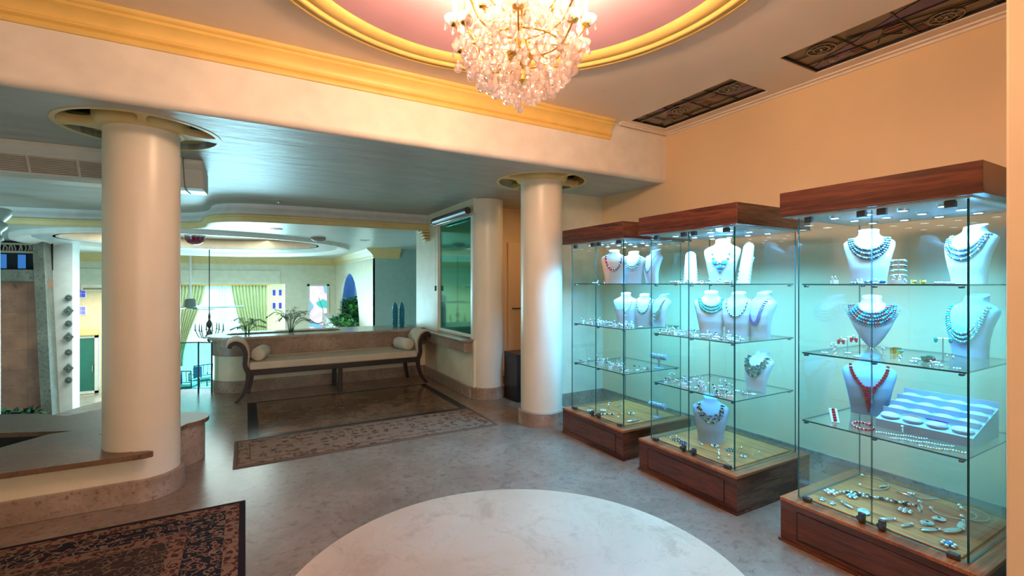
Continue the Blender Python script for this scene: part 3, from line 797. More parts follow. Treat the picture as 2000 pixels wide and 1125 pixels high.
# ------------------------------------------------------------------ rugs
rm1 = rug_mat('dark_oriental_rug', 2.4, 3.0,
    [(.035, (.012, .008, .012), None, None), (.11, (.18, .115, .072), (.07, .018, .014), (.04, .01, .01)),
     (.30, (.012, .010, .016), (.18, .125, .085), (.10, .022, .017)), (.38, (.17, .105, .068), (.07, .018, .014), (.03, .012, .015))], 17.0,
    ((.035, .023, .018), (.13, .09, .06), (.02, .013, .016)))
mb = MB(); mb.box((0, 0, 0), (2.4, 3.0, .010))
tag(mb.build('oriental_rug', rm1, loc=(-2.4, .72, .001), smooth=False, bevel=.003), 'dark patterned oriental rug with black edge below the low wall', 'rug')
rm2 = rug_mat('beige_runner', 2.42, .74,
    [(.02, (.17, .12, .085), None, None), (.035, (.10, .065, .045), None, None), (.12, (.26, .19, .135), (.13, .08, .055), (.10, .05, .035)), (.13, (.12, .075, .05), None, None)], 10.0,
    ((.26, .195, .14), (.16, .105, .07), (.10, .05, .032)))
mb = MB(); mb.box((0, 0, 0), (2.42, .74, .007))
tag(mb.build('runner_rug', rm2, loc=(-.09, 4.41, .001), smooth=False, bevel=.002), 'beige floral runner rug lying along the marble inlay', 'rug')

# ------------------------------------------------------------------ bench
def bench():
    t = thing('upholstered_bench', 'long scroll-arm bench with cream upholstery and dark wooden frame', 'bench', (1.14, 7.1, 0))
    W2 = 1.11; yf, yb = -.26, .24
    # outline of arm and leg seen from the front, for the right end (x outwards)
    arm = spline([(W2 - .0, 0, .36), (W2 + .035, 0, .46), (W2 + .03, 0, .56), (W2 + .035, 0, .64), (W2 + .07, 0, .71), (W2 + .135, 0, .745), (W2 + .19, 0, .725), (W2 + .205, 0, .685)], 5)
    leg = spline([(W2 + .0, 0, .40), (W2 + .0, 0, .30), (W2 + .025, 0, .18), (W2 + .07, 0, .08), (W2 + .14, 0, 0.0)], 5)
    leg_b = spline([(W2 - .05, 0, .36), (W2 - .045, 0, .25), (W2 - .03, 0, .14), (W2 + .0, 0, .0)], 5)
    for s in (-1, 1):
        for y in (yf, yb):
            q = MB()
            for i in range(len(arm) - 1):
                pass
            def ribbon(path, w0, w1, depth):
                v = []; f = []; k = len(path)
                for i, p in enumerate(path):
                    a = path[max(i - 1, 0)]; b = path[min(i + 1, k - 1)]; tt = (b - a).normalized(); nn = Vector((-tt.z, 0, tt.x))
                    w = w0 + (w1 - w0) * i / (k - 1)
                    for sg, dy in ((-1, -1), (1, -1), (1, 1), (-1, 1)):
                        pp = p + nn * w * sg
                        v.append((s * pp.x, y + dy * depth, pp.z))
                for i in range(k - 1):
                    for j in range(4):
                        f.append((i * 4 + j, i * 4 + (j + 1) % 4, i * 4 + 4 + (j + 1) % 4, i * 4 + 4 + j))
                f.append((0, 1, 2, 3)); f.append(tuple(k * 4 - 4 + j for j in (3, 2, 1, 0)))
                return v, f
            q.add(*ribbon(arm, .028, .022, .02)); q.build('arm_frame', 'dark_wood', t, angle=40, bevel=.004)
            q = MB(); q.add(*ribbon(leg if y == yf else leg_b, .032, .017, .022)); q.build('leg', 'dark_wood', t, angle=40, bevel=.004)
        # upholstered inner scroll
        u = MB(); v = []; f = []; path = [p for p in arm]; k = len(path)
        inner = []
        for i, p in enumerate(path):
            a = path[max(i - 1, 0)]; b = path[min(i + 1, k - 1)]; tt = (b - a).normalized(); nn = Vector((-tt.z, 0, tt.x))
            inner.append(p + nn * .045)
        loop = path + inner[::-1]; n_ = len(loop)
        for y in (yf + .022, yb - .022):
            for p in loop: v.append((s * p.x, y, p.z + .004))
        for j in range(n_):
            f.append((j, (j + 1) % n_, n_ + (j + 1) % n_, n_ + j))
        for i in range(k - 1):
            a, b, c, d = i, i + 1, n_ - 2 - i, n_ - 1 - i
            f.append((a, b, c, d)); f.append((n_ + d, n_ + c, n_ + b, n_ + a))
        u.add(v, f).build('arm_upholstery', 'fabric', t, angle=60)
    # rails
    for y in (yf, yb):
        MB().box((-W2 - .01, y - .02, .325), (W2 + .01, y + .02, .395)).build('rail', 'dark_wood', t, bevel=.005)
    MB().box((-.03, yf - .02, 0), (.03, yf + .03, .33)).build('leg', 'dark_wood', t, bevel=.006)
    MB().box((-.03, yb - .03, 0), (.03, yb + .02, .33)).build('leg', 'dark_wood', t, bevel=.006)
    MB().box((-W2 + .01, yf - .015, .39), (W2 - .01, yb + .015, .49)).build('seat_cushion', 'fabric', t, bevel=.022)
    return t
bench()
def bolster(x, label):
    o = MB()
    prof = [(0.001, -.20), (.03, -.198), (.065, -.19), (.082, -.175), (.088, -.15), (.089, 0), (.088, .15), (.082, .175), (.065, .19), (.03, .198), (.001, .20)]
    o.lathe(prof, (0, 0, 0), 24)
    v = [(x_, z_, y_) for x_, y_, z_ in o.v]; o.v = v
    ob = o.build('bolster_cushion', 'bolster', loc=(x, 7.09, .579), rot=(0, 0, R(-13 if x < 1 else 13)))
    tag(ob, label, 'bolster', 'bolsters on the bench')
bolster(.178, 'pale round bolster at the bench end nearest the glass railing')
bolster(2.102, 'pale round bolster at the bench end under the green window')

# ------------------------------------------------------------------ console table in the corridor
t = thing('console_table', 'small dark wooden table in the corridor between two columns', 'table', (3.2, 5.28, 0))
MB().box((-.24, -.17, .56), (.24, .17, .61)).build('table_top', 'dark_wood', t, bevel=.004)
for x in (-.205, .205): MB().box((x - .03, -.17, 0), (x + .03, .17, .56)).build('side_panel', 'dark_wood', t, bevel=.003)

# ------------------------------------------------------------------ roller blind
t = thing('roller_blind', 'grey roller blind cassette rolled up above the green window', 'blind', (2.50, 6.2, 2.44))
m_ = MB(); m_.v = []
m_.lathe([(.045, -.62), (.045, .62)], (0, 0, 0), 20); m_.v = [(x, z, y) for x, y, z in m_.v]
m_.build('cassette', 'dark_steel', t, angle=40)
MB().box((-.02, -.62, -.072), (.005, .62, -.04)).build('bottom_bar', 'steel', t, bevel=.004)
MB().tube([(.045, .69, .0), (.045, .69, -.98)], .003, 5).build('pull_cord', 'white', t)
MB().box((.03, .675, -1.06), (.06, .705, -.98)).build('cord_weight', 'dark_steel', t, bevel=.008)
MB().box((-.02, .60, -.045), (.07, .72, .03)).build('bracket', 'dark_steel', t, bevel=.006)

# ------------------------------------------------------------------ ceiling air conditioner
t = thing('ceiling_air_conditioner', 'long cream air conditioner hung under the low ceiling', 'air conditioner', (-1.6, 5.35, ZL))
pf = [(-.35, 0), (-.35, -.04), (-.31, -.075), (-.29, -.09), (-.20, -.235), (-.10, -.25), (.33, -.215), (.35, -.18), (.35, 0)]
def xprism(x0, x1, pf):
    m_ = MB(); k = len(pf)
    v = [(x0, y, z) for y, z in pf] + [(x1, y, z) for y, z in pf]
    f = [tuple(range(k)), tuple(reversed(range(k, 2 * k)))] + [(i, (i + 1) % k, k + (i + 1) % k, k + i) for i in range(k)]
    return m_.add(v, f)
xprism(-1.25, 1.12, pf).build('casing', 'ac', t, smooth=False, bevel=.006)
xprism(1.12, 1.27, [(y * .985, z * .985) for y, z in pf]).build('end_cap', 'ac', t, smooth=False, bevel=.018)
xs = [(-1.20, -.86), (-.84, -.66), (-.64, -.46), (-.44, -.26), (-.20, .10), (.12, .40), (.42, .72), (.78, 1.06)]
def on_slope(u): # point on the sloping front between (-.29,-.09) and (-.20,-.235)
    return (-.29 + .09 * u, -.09 - .145 * u)
for xa, xb in xs:
    g = MB()
    nn = Vector((0, -.145, -.09)).normalized()
    for k in range(10):
        y, z = on_slope(.12 + .76 * k / 9)
        g.obox(Vector(((xa + xb) / 2, y, z)) + nn * .006, ((xb - xa) / 2, 0, 0), Vector((0, .09, -.145)).normalized() * .0022, nn * .004)
    y, z = on_slope(.5)
    g.obox(Vector(((xa + xb) / 2, y, z)) + nn * .001, ((xb - xa) / 2 , 0, 0), Vector((0, .09, -.145)).normalized() * .068, nn * .002, mi=1)
    g.build('grille', ['ac', 'ac_grille'], t, smooth=False)

# ------------------------------------------------------------------ skylight panels of stained glass
def skylight(x0, x1, y0, y1, label, seed, purple, brass):
    cx, cy = (x0 + x1) / 2, (y0 + y1) / 2
    w, h = (x1 - x0) / 2, (y1 - y0) / 2
    t = thing('stained_glass_panel', label, 'stained glass panel', (cx, cy, ZH + .02))
    MB().box((-w, -h, 0), (w, h, .02)).build('glass_sheet', 'stained', t, smooth=False)
    rnd = random.Random(seed)
    for path in purple:
        s = MB()
        pts = spline([(x * w, y * h, 0) for x, y, _ in path], 6); ws = [q[2] for q in path]
        k = len(pts); L = []; Rr = []
        for i, p in enumerate(pts):
            a = pts[max(i - 1, 0)]; b = pts[min(i + 1, k - 1)]; tt = (b - a).normalized(); nn = Vector((-tt.y, tt.x, 0))
            u = i / (k - 1) * (len(ws) - 1); j = min(int(u), len(ws) - 2); wd = ws[j] + (ws[j + 1] - ws[j]) * (u - j)
            def cl(q): return (max(-w, min(w, q.x)), max(-h, min(h, q.y)))
            L.append(cl(p + nn * wd)); Rr.append(cl(p - nn * wd))
        for i in range(k - 1):
            s.add([(*L[i], -.004), (*L[i + 1], -.004), (*Rr[i + 1], -.004), (*Rr[i], -.004), (*L[i], 0), (*L[i + 1], 0), (*Rr[i + 1], 0), (*Rr[i], 0)],
                  [(0, 3, 2, 1), (4, 5, 6, 7), (0, 1, 5, 4), (2, 3, 7, 6)])
        s.build('purple_swoosh', 'stained_purple', t, smooth=False)
    l = MB(); l2 = MB(); reds = MB()
    lines = brass['lines']
    for ln in lines: l.tube([(x * w, y * h, -.006) for x, y in ln], .004, 5)
    for ln in brass.get('pale', []): l2.tube([(x * w, y * h, -.006) for x, y in ln], .005, 5)
    l.build('leading', 'lead', t)
    if brass.get('pale'): l2.build('brass_leading', 'lead_pale', t)
    for (x, y, r) in brass['rounds']:
        c_ = MB(); cc = (x * w, y * h)
        for q in (1, .55): c_.tube([(cc[0] + r * q * math.cos(2 * PI * i / 24), cc[1] + r * q * math.sin(2 * PI * i / 24), -.006) for i in range(24)], .0045, 5, closed=True)
        for i in range(8): c_.tube([(cc[0] + r * .2 * math.cos(PI * i / 4), cc[1] + r * .2 * math.sin(PI * i / 4), -.006), (cc[0] + r * math.cos(PI * i / 4), cc[1] + r * math.sin(PI * i / 4), -.006)], .0025, 4)
        c_.ball((cc[0], cc[1], -.008), .010, 8, 4)
        c_.build('leaded_roundel', 'lead_pale', t)
    for (x, y, sx, sy) in brass['red']:
        reds = MB()
        for i in range(4): reds.box((x * w - sx + i * sx * .55, y * h - sy, -.004), (x * w - sx + i * sx * .55 + sx * .3, y * h + sy, 0))
        reds.build('red_tiles', 'stained_red', t, smooth=False)
    b = MB()
    for a_, b_ in (((-w, -h), (w, -h + .014)), ((-w, h - .014), (w, h)), ((-w, -h), (-w + .014, h)), ((w - .014, -h), (w, h))):
        b.box((a_[0], a_[1], -.012), (b_[0], b_[1], 0))
    b.build('frame', 'lead', t, smooth=False)
skylight(3.37, 3.86, 2.41, 3.54, 'dark stained glass ceiling panel above the middle cabinets', 3,
    [[(-.95, .55, .02), (-.5, .2, .05), (-.25, .0, .05), (-.1, -.25, .01)], [(.0, -.35, .01), (.1, -.6, .05), (.5, -.95, .08)], [(.3, .6, .01), (-.2, .35, .05), (-.6, .1, .02)]],
    {'lines': [[(-1, .3), (1, .35)], [(-1, -.1), (1, -.05)], [(.55, 1), (.5, -1)], [(-.55, 1), (-.6, -1)], [(-1, .7), (1, .72)], [(-1, -.5), (1, -.55)]],
     'pale': [[(-.45, 1), (-.4, .55), (-.5, .2), (-.42, -.3), (-.5, -1)]],
     'rounds': [(-.05, .25, .07), (.5, .72, .055), (-.2, -.72, .085)], 'red': [(.2, .5, .06, .03), (.3, -.2, .05, .03)]})
skylight(3.37, 3.86, .55, 2.02, 'dark stained glass ceiling panel with purple sweep, nearest the camera', 5,
    [[(.95, .95, .06), (.5, .72, .07), (.05, .45, .02), (-.3, .2, .03), (-.55, -.2, .08), (-.6, -.9, .12)]],
    {'lines': [[(-1, .55), (1, .5)], [(-1, .1), (1, .12)], [(-1, -.4), (1, -.38)], [(-.4, .5), (.9, -1)], [(.35, 1), (.4, -1)], [(-.3, 1), (-.2, -1)], [(.7, .4), (.2, .3), (.6, .2)]],
     'rounds': [(-.35, .72, .085), (.62, -.1, .085), (-.1, -.6, .09), (.6, .78, .04)], 'red': [(.55, .55, .05, .04), (.1, .2, .07, .05), (.75, .1, .05, .04)]})

# ================================================================== THE HALL BEYOND
ZC = 2.35
def ell(cx, cy, a, b, n=72): return [(cx + a * math.cos(2 * PI * i / n), cy + b * math.sin(2 * PI * i / n)) for i in range(n)]
# ceiling with an oval recess
hc = MB(); 
hpoly = [(6.5, 21.6), (-9, 21.6), (-9, 9.0)] + [(x, y - .03) for x, y in fasc[::-1]] + [(6.5, 7.30)]
hc.prism(hpoly, ZC, ZC + .05)
hall = hc.build('ceiling_hall', 'hall_ceil', smooth=False); hall['kind'] = 'structure'
EC = (-.80, 11.9)
cut(hall, [ell(EC[0], EC[1], 2.25, 1.95)], ZC - .1, ZC + .2)
m_ = MB(); p_ = ell(EC[0], EC[1], 2.25, 1.95)
m_.sweep([(0, ZC), (0, ZC + .26), (-.04, ZC + .26), (-.04, ZC)], p_, closed=True)
m_.prism(ell(EC[0], EC[1], 2.28, 1.98), ZC + .24, ZC + .30)
o = m_.build('ceiling_recess', 'brown_cove', smooth=False); o['kind'] = 'structure'
m_ = MB(); m_.sweep([(-.05, ZC - .07), (-.06, ZC + .02), (.30, ZC + .02), (.14, ZC - .02), (.05, ZC - .07)], ell(-.75, 12.6, 2.95, 3.5, 96), closed=True)
struct(m_.build('trim_5', 'white', angle=60))
# far wall, with the wide opening to the garden room on its left
YW = 17.5
mb = MB()
mb.box((1.15, YW, -2.5), (2.75, YW + .3, ZC)); mb.box((-9, YW, 1.47), (1.15, YW + .3, ZC)); mb.box((-9, YW, -2.5), (-4.75, YW + .3, 1.47))
hw = mb.build('wall_far', 'hallwall', smooth=False); hw['kind'] = 'structure'
mb = MB(); mb.box((-4.2, YW - .06, 1.50), (1.02, YW + .0, 1.92)); o = mb.build('wall_far_lintel', 'hallwall', smooth=False, bevel=.02); o['kind'] = 'structure'
cpr = [(-.01, ZC - .24), (.03, ZC - .24), (.05, ZC - .20), (.05, ZC - .17), (.09, ZC - .12), (.13, ZC - .08), (.17, ZC - .05), (.20, ZC - .01), (.20, ZC + .01), (-.01, ZC + .01)]
mb = MB(); mb.sweep(cpr, [(3.35, 11.66), (2.75, 11.66), (2.75, YW), (-5.0, YW)]); struct(mb.build('trim_6', 'yellow_pale', angle=35))
# right wall of the hall with pointed arch opening
aY, aZ0, aZ1, ahw = 15.05, -.9, 1.80, 1.58
archp = [(aY - ahw, aZ0)]
for i in range(0, 9):
    u = i / 8; archp.append((aY - ahw * math.cos(u * PI / 2) ** .9 if i < 8 else aY, .1 + (aZ1 - .1) * math.sin(u * PI / 2) ** .95))
archp += [(2 * aY - y, z) for y, z in archp[::-1][1:]]
v = []; f = []
outer = []
for y, z in archp:
    outer.append((y, z))
k = len(archp)
mb = MB()
y0_, y1_ = 11.66, YW
def wallpt(i): # matching point on the wall's border above the arch
    y, z = archp[i]; return (y, ZC)
for x_ in (2.75, 2.81):
    for i in range(k - 1):
        a = archp[i]; b = archp[i + 1]
        if abs(a[0] - b[0]) < 1e-6: continue
        mb.add([(x_, a[0], a[1]), (x_, b[0], b[1]), (x_, b[0], ZC), (x_, a[0], ZC)], [(0, 1, 2, 3)])
    mb.add([(x_, y0_, -2.5), (x_, aY - ahw, -2.5), (x_, aY - ahw, ZC), (x_, y0_, ZC)], [(0, 1, 2, 3)])
    mb.add([(x_, aY + ahw, -2.5), (x_, y1_, -2.5), (x_, y1_, ZC), (x_, aY + ahw, ZC)], [(0, 1, 2, 3)])
    mb.add([(x_, aY - ahw, -2.5), (x_, aY + ahw, -2.5), (x_, aY + ahw, aZ0), (x_, aY - ahw, aZ0)], [(0, 1, 2, 3)])
for i in range(k):
    a = archp[i]; b = archp[(i + 1) % k]
    mb.add([(2.75, a[0], a[1]), (2.75, b[0], b[1]), (2.81, b[0], b[1]), (2.81, a[0], a[1])], [(0, 1, 2, 3)])
o = mb.build('wall_arch', 'hallwall', smooth=False, normals=False); o['kind'] = 'structure'
mb = MB(); mb.box((2.75, 11.66, -2.5), (6.5, 11.86, ZC)); struct(mb.build('wall_teal', 'teal_wall', smooth=False))
mb = MB(); mb.box((4.3, 8.1, -2.5), (4.5, 11.66, ZL)); struct(mb.build('wall_side', 'teal_wall', smooth=False))
mb = MB(); mb.box((5.6, 11.86, -2.5), (5.7, 17.5, ZC)); mb.box((2.81, 17.42, -2.5), (5.6, 17.5, ZC)); struct(mb.build('wall_blue', 'bluewall', smooth=False))
mb = MB(); mb.box((-9.1, 4, -2.5), (-9, 22, ZC + .3)); struct(mb.build('wall_hall_left', 'hallwall', smooth=False))
mb = MB(); mb.box((-9, 3.75, -2.5), (-3.45, 3.95, ZL)); struct(mb.build('wall_hall_front', 'hallwall', smooth=False))
# garden room behind the opening
mb = MB()
# back wall with the curtained window opening
mb.box((-9, 21, -2.5), (-4.62, 21.2, -.05 + .0)) if False else None
mb.box((-9, 21, -2.5), (-5.05, 21.2, 1.6)); mb.box((-4.35, 21, -2.5), (-2.3, 21.2, 1.6)); mb.box((-5.05, 21, -.28), (-4.35, 21.2, 1.6))
mb.box((.80, 21, -2.5), (2.9, 21.2, 1.6)); mb.box((-2.3, 21, 1.38), (.80, 21.2, 1.6))
struct(mb.build('wall_garden_room', 'peach_light', smooth=False))
mb = MB(); mb.box((-9, YW + .3, 1.50), (3, 21.2, 1.62)); struct(mb.build('ceiling_garden_room', 'white', smooth=False))
mb = MB(); mb.box((2.8, YW, -2.5), (2.9, 21.2, 1.6)); struct(mb.build('wall_garden_side', 'hallwall', smooth=False))
w = MB(); w.box((-2.3, 21.05, -.38), (.8, 21.15, -.30)); w.box((-.80, 21.05, -2.5), (-.70, 21.15, 1.38))
w = w.build('window_2', 'white', smooth=False); w['kind'] = 'structure'
MB().box((-2.3, 21.16, -2.5), (.8, 21.18, 1.38)).build('window_pane', 'lit_pane', w, smooth=False)
# small blue windows
for i, (x_, z_) in enumerate([(.99, 1.12), (1.21, 1.12), (.99, .60), (1.21, .60)]):
    w = MB().box((x_ - .065, 20.96, z_ - .13), (x_ + .065, 21.0, z_ + .13)).build('window_%d' % (3 + i), 'white', smooth=False); w['kind'] = 'structure'
    MB().box((x_ - .05, 20.95, z_ - .115), (x_ + .05, 20.965, z_ + .115)).build('blue_pane', 'blue_pane', w, smooth=False)
for i, (z_, mt) in enumerate([(1.155, 'blue_pane'), (.575, 'blue_pane_light')]):
    w = MB().box((-4.96, 20.96, z_ - .17), (-4.68, 21.0, z_ + .17)).build('window_%d' % (7 + i), 'white', smooth=False, bevel=.02); w['kind'] = 'structure'
    for dx in (0, 1):
        for dz in (0, 1):
            MB().box((-4.93 + dx * .115, 20.945, z_ - .13 + dz * .135), (-4.83 + dx * .115, 20.965, z_ - .01 + dz * .135)).build('glass_block', mt, w, smooth=False)
mb = MB(); mb.box((-5.2, 20.85, -.27), (-4.36, 21.0, -.07)); struct(mb.build('trim_7', 'yellow_pale', smooth=False, bevel=.02))
d = MB().box((-5.08, 20.94, -2.24), (-4.98, 21.04, -.28)).box((-4.47, 20.94, -2.24), (-4.38, 21.04, -.28)).box((-5.08, 20.94, -.36), (-4.38, 21.04, -.28)).box((-5.08, 20.94, -2.24), (-4.38, 21.04, -2.16)).build('door_2', 'white', smooth=False); d['kind'] = 'structure'
MB().box((-4.98, 20.99, -2.36), (-4.47, 21.01, -.36)).build('door_glass', 'greendoor', d, smooth=False)
MB().box((-4.53, 20.92, -1.5), (-4.51, 20.98, -1.3)).build('door_handle', 'steel', d)
t = thing('wall_air_conditioner', 'small white wall air conditioner above the blue glass blocks', 'air conditioner', (-4.35, 20.9, 1.36))
MB().box((-.45, -.1, -.12), (.45, .1, .12)).build('casing', 'white', t, bevel=.03)
MB().box((-.38, -.115, -.08), (.38, -.095, -.02)).build('outlet', 'ac_grille', t)

# stained-glass window in the far wall
w = MB(); w.box((1.84, YW - .05, -1.2), (1.91, YW + .02, 1.46)); w.box((2.47, YW - .05, -1.2), (2.54, YW + .02, 1.46)); w.box((1.84, YW - .05, 1.40), (2.54, YW + .02, 1.46))
w = w.build('window_9', 'white', smooth=False); w['kind'] = 'structure'
MB().box((1.91, YW - .02, -1.2), (2.47, YW - .005, 1.40)).build('stained_glass', 'stained_lit', w, smooth=False)
MB().tube([(1.91 + .56 * i / 8, YW - .03, .17 - .17 * math.sin(PI * i / 8) + .1) for i in range(9)], .014, 5).build('lead_arc', 'lead', w)
MB().tube([(2.20, YW - .03, 1.0), (2.35, YW - .03, .55), (2.33, YW - .03, .2)], .01, 5).build('lead_sail', 'turq', w)
# red-violet bowl lamp on the hall ceiling
t = thing('bowl_pendant', 'dark red glass bowl lamp under the hall ceiling beside the left column', 'lamp', (-.75, 9.62, ZC))
MB().lathe([(.001, -.20), (.06, -.193), (.11, -.165), (.145, -.12), (.155, -.06), (.15, -.03), (.14, -.0)], (0, 0, 0), 24).build('glass_bowl', 'bowl', t)
MB().lathe([(.156, -.07), (.163, -.06), (.163, -.045), (.156, -.035)], (0, 0, 0), 24).build('rim', 'steel', t)
def downlight(x, y, z, label, r=.06, grp='unlit ceiling spots'):
    o = MB().lathe([(r, 0), (r, -.012), (r * .75, -.014), (r * .7, -.004), (.001, -.004)], (0, 0, 0), 16).build('ceiling_spot', 'steel', loc=(x, y, z))
    tag(o, label, 'ceiling spot', grp)
downlight(*at(540, 393, ZL)[:2], ZL, 'small round spot in the low ceiling above the bench')
downlight(*at(540, 447, ZC)[:2], ZC, 'small round spot in the hall ceiling, nearest the fascia', .09)
downlight(*at(712, 469, ZC)[:2], ZC, 'small round spot in the hall ceiling near the arch wall', .1)
downlight(*at(548, 467, ZC)[:2], ZC, 'small round spot between the oval recess and the smoke detector', .08)
o = MB().lathe([(.13, 0), (.13, -.03), (.10, -.06), (.04, -.075), (.001, -.075)], (0, 0, 0), 20).build('smoke_detector', 'ac_grille', loc=(*at(622, 464, ZC)[:2], ZC))
tag(o, 'round grey smoke detector on the hall ceiling', 'smoke detector')

# teal-lit column with capital at the far left
t = thing('capital_column', 'slim pale column with a ringed capital at the far left edge', 'column', (-2.73, 8.0, -2.5))
MB().lathe([(.20, 0), (.20, .2), (.15, .25), (.145, 4.55)], (0, 0, 0), 32).build('shaft', 'teal_lit', t)
MB().lathe([(.15, 4.50), (.175, 4.52), (.175, 4.56), (.155, 4.58), (.16, 4.62), (.20, 4.66), (.215, 4.70), (.20, 4.73), (.18, 4.74), (.22, 4.79), (.245, 4.83), (.25, 4.88), (.23, 4.90)], (0, 0, 0), 32).build('capital', 'teal_lit', t, angle=50)

# stone-clad wall with its niche and frame
t = thing('stone_clad_wall', 'pitted brown stone block wall with a dark niche on top, far left', 'stone wall', (-3.8, 13.0, -2.5))
MB().box((-.9, 0, 0), (.30, .3, 4.05)).build('stone_blocks', 'blocks', t, smooth=False)
MB().box((-.9, -.12, 4.03), (.28, .3, 4.27)).build('ledge', 'concrete', t, smooth=False, bevel=.02)
MB().box((-.9, .28, 4.27), (.30, .3, 4.85)).build('niche_back', 'soil_and_recess', t, smooth=False)  # niche back in the same near-black colour as the planting beds
MB().prism([(.12, -.14), (.28, -.14), (.28, .3), (.12, .3)], 0, 4.85).build('frame_post', 'concrete', t, loc=(.17, 0, 0), rot=(0, R(-2.2), 0), smooth=False)
for x_ in (-.44, -.16): MB().box((x_ - .05, .22, 4.30), (x_ + .05, .28, 4.58)).build('blue_window', 'sky_pane', t, smooth=False)
MB().box((-.9, .0, 4.60), (.12, .06, 4.64)).box((-.9, .0, 4.76), (.12, .06, 4.80)).build('frieze_rail', 'carved', t, smooth=False)
fz = MB(); rnd = random.Random(4)
for i in range(22):
    x_ = -.86 + i * .045
    fz.tube([(x_, .03, 4.63), (x_ + rnd.uniform(-.02, .03), .02, 4.70), (x_ + rnd.uniform(-.03, .03), .03, 4.77)], .012, 5)
fz.build('carved_frieze', 'carved', t)

# white pier with stone rosettes
t = thing('white_pier', 'white pier carrying a vertical row of stone rosettes', 'pier', (-3.4, 13.5, -2.5))
MB().box((-.16, 0, 0), (.155, .5, 4.95)).build('shaft', 'white', t, smooth=False)
MB().box((-.20, .02, 0), (-.16, .4, 4.6)).build('side_strip', 'cream', t, smooth=False)
for i, py in enumerate((582, 607, 632, 658, 688, 719, 742)):
    q = aty(133, py, 13.5)
    ro = thing('rosette', ['topmost', 'second from the top', 'third from the top', 'middle', 'third from the bottom', 'second from the bottom', 'lowest'][i] + ' of the stone rosettes on the white pier', 'rosette', (q.x + .02, 13.46, q.z), 0, 'stone rosettes on the pier')
    g = MB()
    if i % 2 == 0:
        for a in range(8): g.ball((.055 * math.cos(a * PI / 4), -.01, .065 * math.sin(a * PI / 4)), .038, 6, 4, sy=.8)
        g.build('petals', 'grey_stone', ro)

    else:
        g.obox((0, 0, 0), (.06, 0, .075), (0, .04, 0), (-.06, 0, .075)); g.build('lozenge', 'grey_stone', ro, bevel=.01)
    MB().ball((0, -.04, 0), .032, 8, 6).build('boss', 'grey_stone', ro); ro.scale = (.72,) * 3

# drapes and sheers
def drape(name, label, x0, x1, y, z0, z1, pull, mat, folds, amp, side=1, group=None):
    mb = MB(); nx, nz = folds * 6, 16; v = []; f = []
    for k in range(nz + 1):
        u = k / nz; z = z1 + (z0 - z1) * u
        w = 1 - pull * (math.sin(min(1, u * 1.0) * PI / 2) ** 1.6)
        for i in range(nx + 1):
            s = i / nx
            x = (x0 + (x1 - x0) * s * w) if side > 0 else (x1 - (x1 - x0) * (1 - s) * w)
            v.append((x, y + amp * math.sin(s * folds * 2 * PI + u * .8), z))
    for k in range(nz):
        for i in range(nx):
            f.append((k * (nx + 1) + i, k * (nx + 1) + i + 1, (k + 1) * (nx + 1) + i + 1, (k + 1) * (nx + 1) + i))
    mb.add(v, f)
    o = mb.build(name, mat, normals=False, angle=180)
    s_ = o.modifiers.new('thickness', 'SOLIDIFY'); s_.thickness = .006
    return tag(o, label, 'curtain', group)
drape('sheer_curtain', 'white sheer curtain lit by the large window', -2.1, .62, 20.86, -2.23, 1.40, 0, 'sheer', 34, .035)
drape('drape', 'green gold drape gathered left of the sheer curtain', -2.25, -1.30, 20.72, -1.5, 1.41, .72, 'drape', 9, .05, 1, 'drapes of the large window')
drape('drape', 'green gold drape hanging right of the sheer curtain', -.46, .76, 20.72, -1.4, 1.41, .38, 'drape', 11, .05, -1, 'drapes of the large window')
o = MB().tube([(-2.3, 20.7, 1.43), (.82, 20.7, 1.43)], .022, 8).build('curtain_rod', 'gold')
tag(o, 'curtain rod above the green gold drapes', 'curtain rod')

# ceiling fan and iron chandelier in the hall
t = thing('ceiling_fan', 'white ceiling fan with a grey motor and long flat blades', 'fan', (-1.46, 17.3, 1.5 + .45))
MB().tube([(0, 0, .40), (0, 0, -.95)], .03, 8).build('downrod', 'white', t)
MB().lathe([(.10, -.92), (.15, -.96), (.16, -1.16), (.10, -1.22), (.03, -1.24)], (0, 0, 0), 20).build('motor_housing', 'grey_stone', t)
for k in range(5):
    a = R(8 + 72 * k)
    b = MB(); b.obox((.80 * math.cos(a), .80 * math.sin(a), -1.2), (.62 * math.cos(a), .62 * math.sin(a), 0), (-.075 * math.sin(a), .075 * math.cos(a), .015), (0, 0, .008))
    b.build('fan_blade', 'teal_dark', t)  # backlit silhouette put into the blades' dark colour
t = thing('iron_chandelier', 'dark wrought-iron chandelier hanging before the bright sheer curtain', 'chandelier', (-.80, 14.2, 2.35))
MB().tube([(0, 0, 0), (0, 0, -1.75)], .012, 6).build('chain', 'lead', t)
MB().lathe([(.012, -1.6), (.03, -1.7), (.02, -1.78), (.06, -1.86), (.05, -1.95), (.02, -2.0), (.045, -2.08), (.07, -2.15), (.03, -2.22), (.05, -2.3), (.01, -2.36)], (0, 0, 0), 12).build('stem', 'lead', t)
for k in range(8):
    a = R(20 + 45 * k); r_ = .34 if k % 2 else .22
    m_ = MB().tube([(q[0] * math.cos(a), q[0] * math.sin(a), q[1]) for q in [(.03, -2.1), (r_ * .35, -2.24), (r_ * .75, -2.22), (r_, -2.05)]], .010, 5)
    ar = m_.build('arm', 'lead', t)
    MB().lathe([(.035, -2.05), (.012, -2.03), (.010, -1.93), (.004, -1.86)], (r_ * math.cos(a), r_ * math.sin(a), 0), 8).build('candle', 'lead', ar)

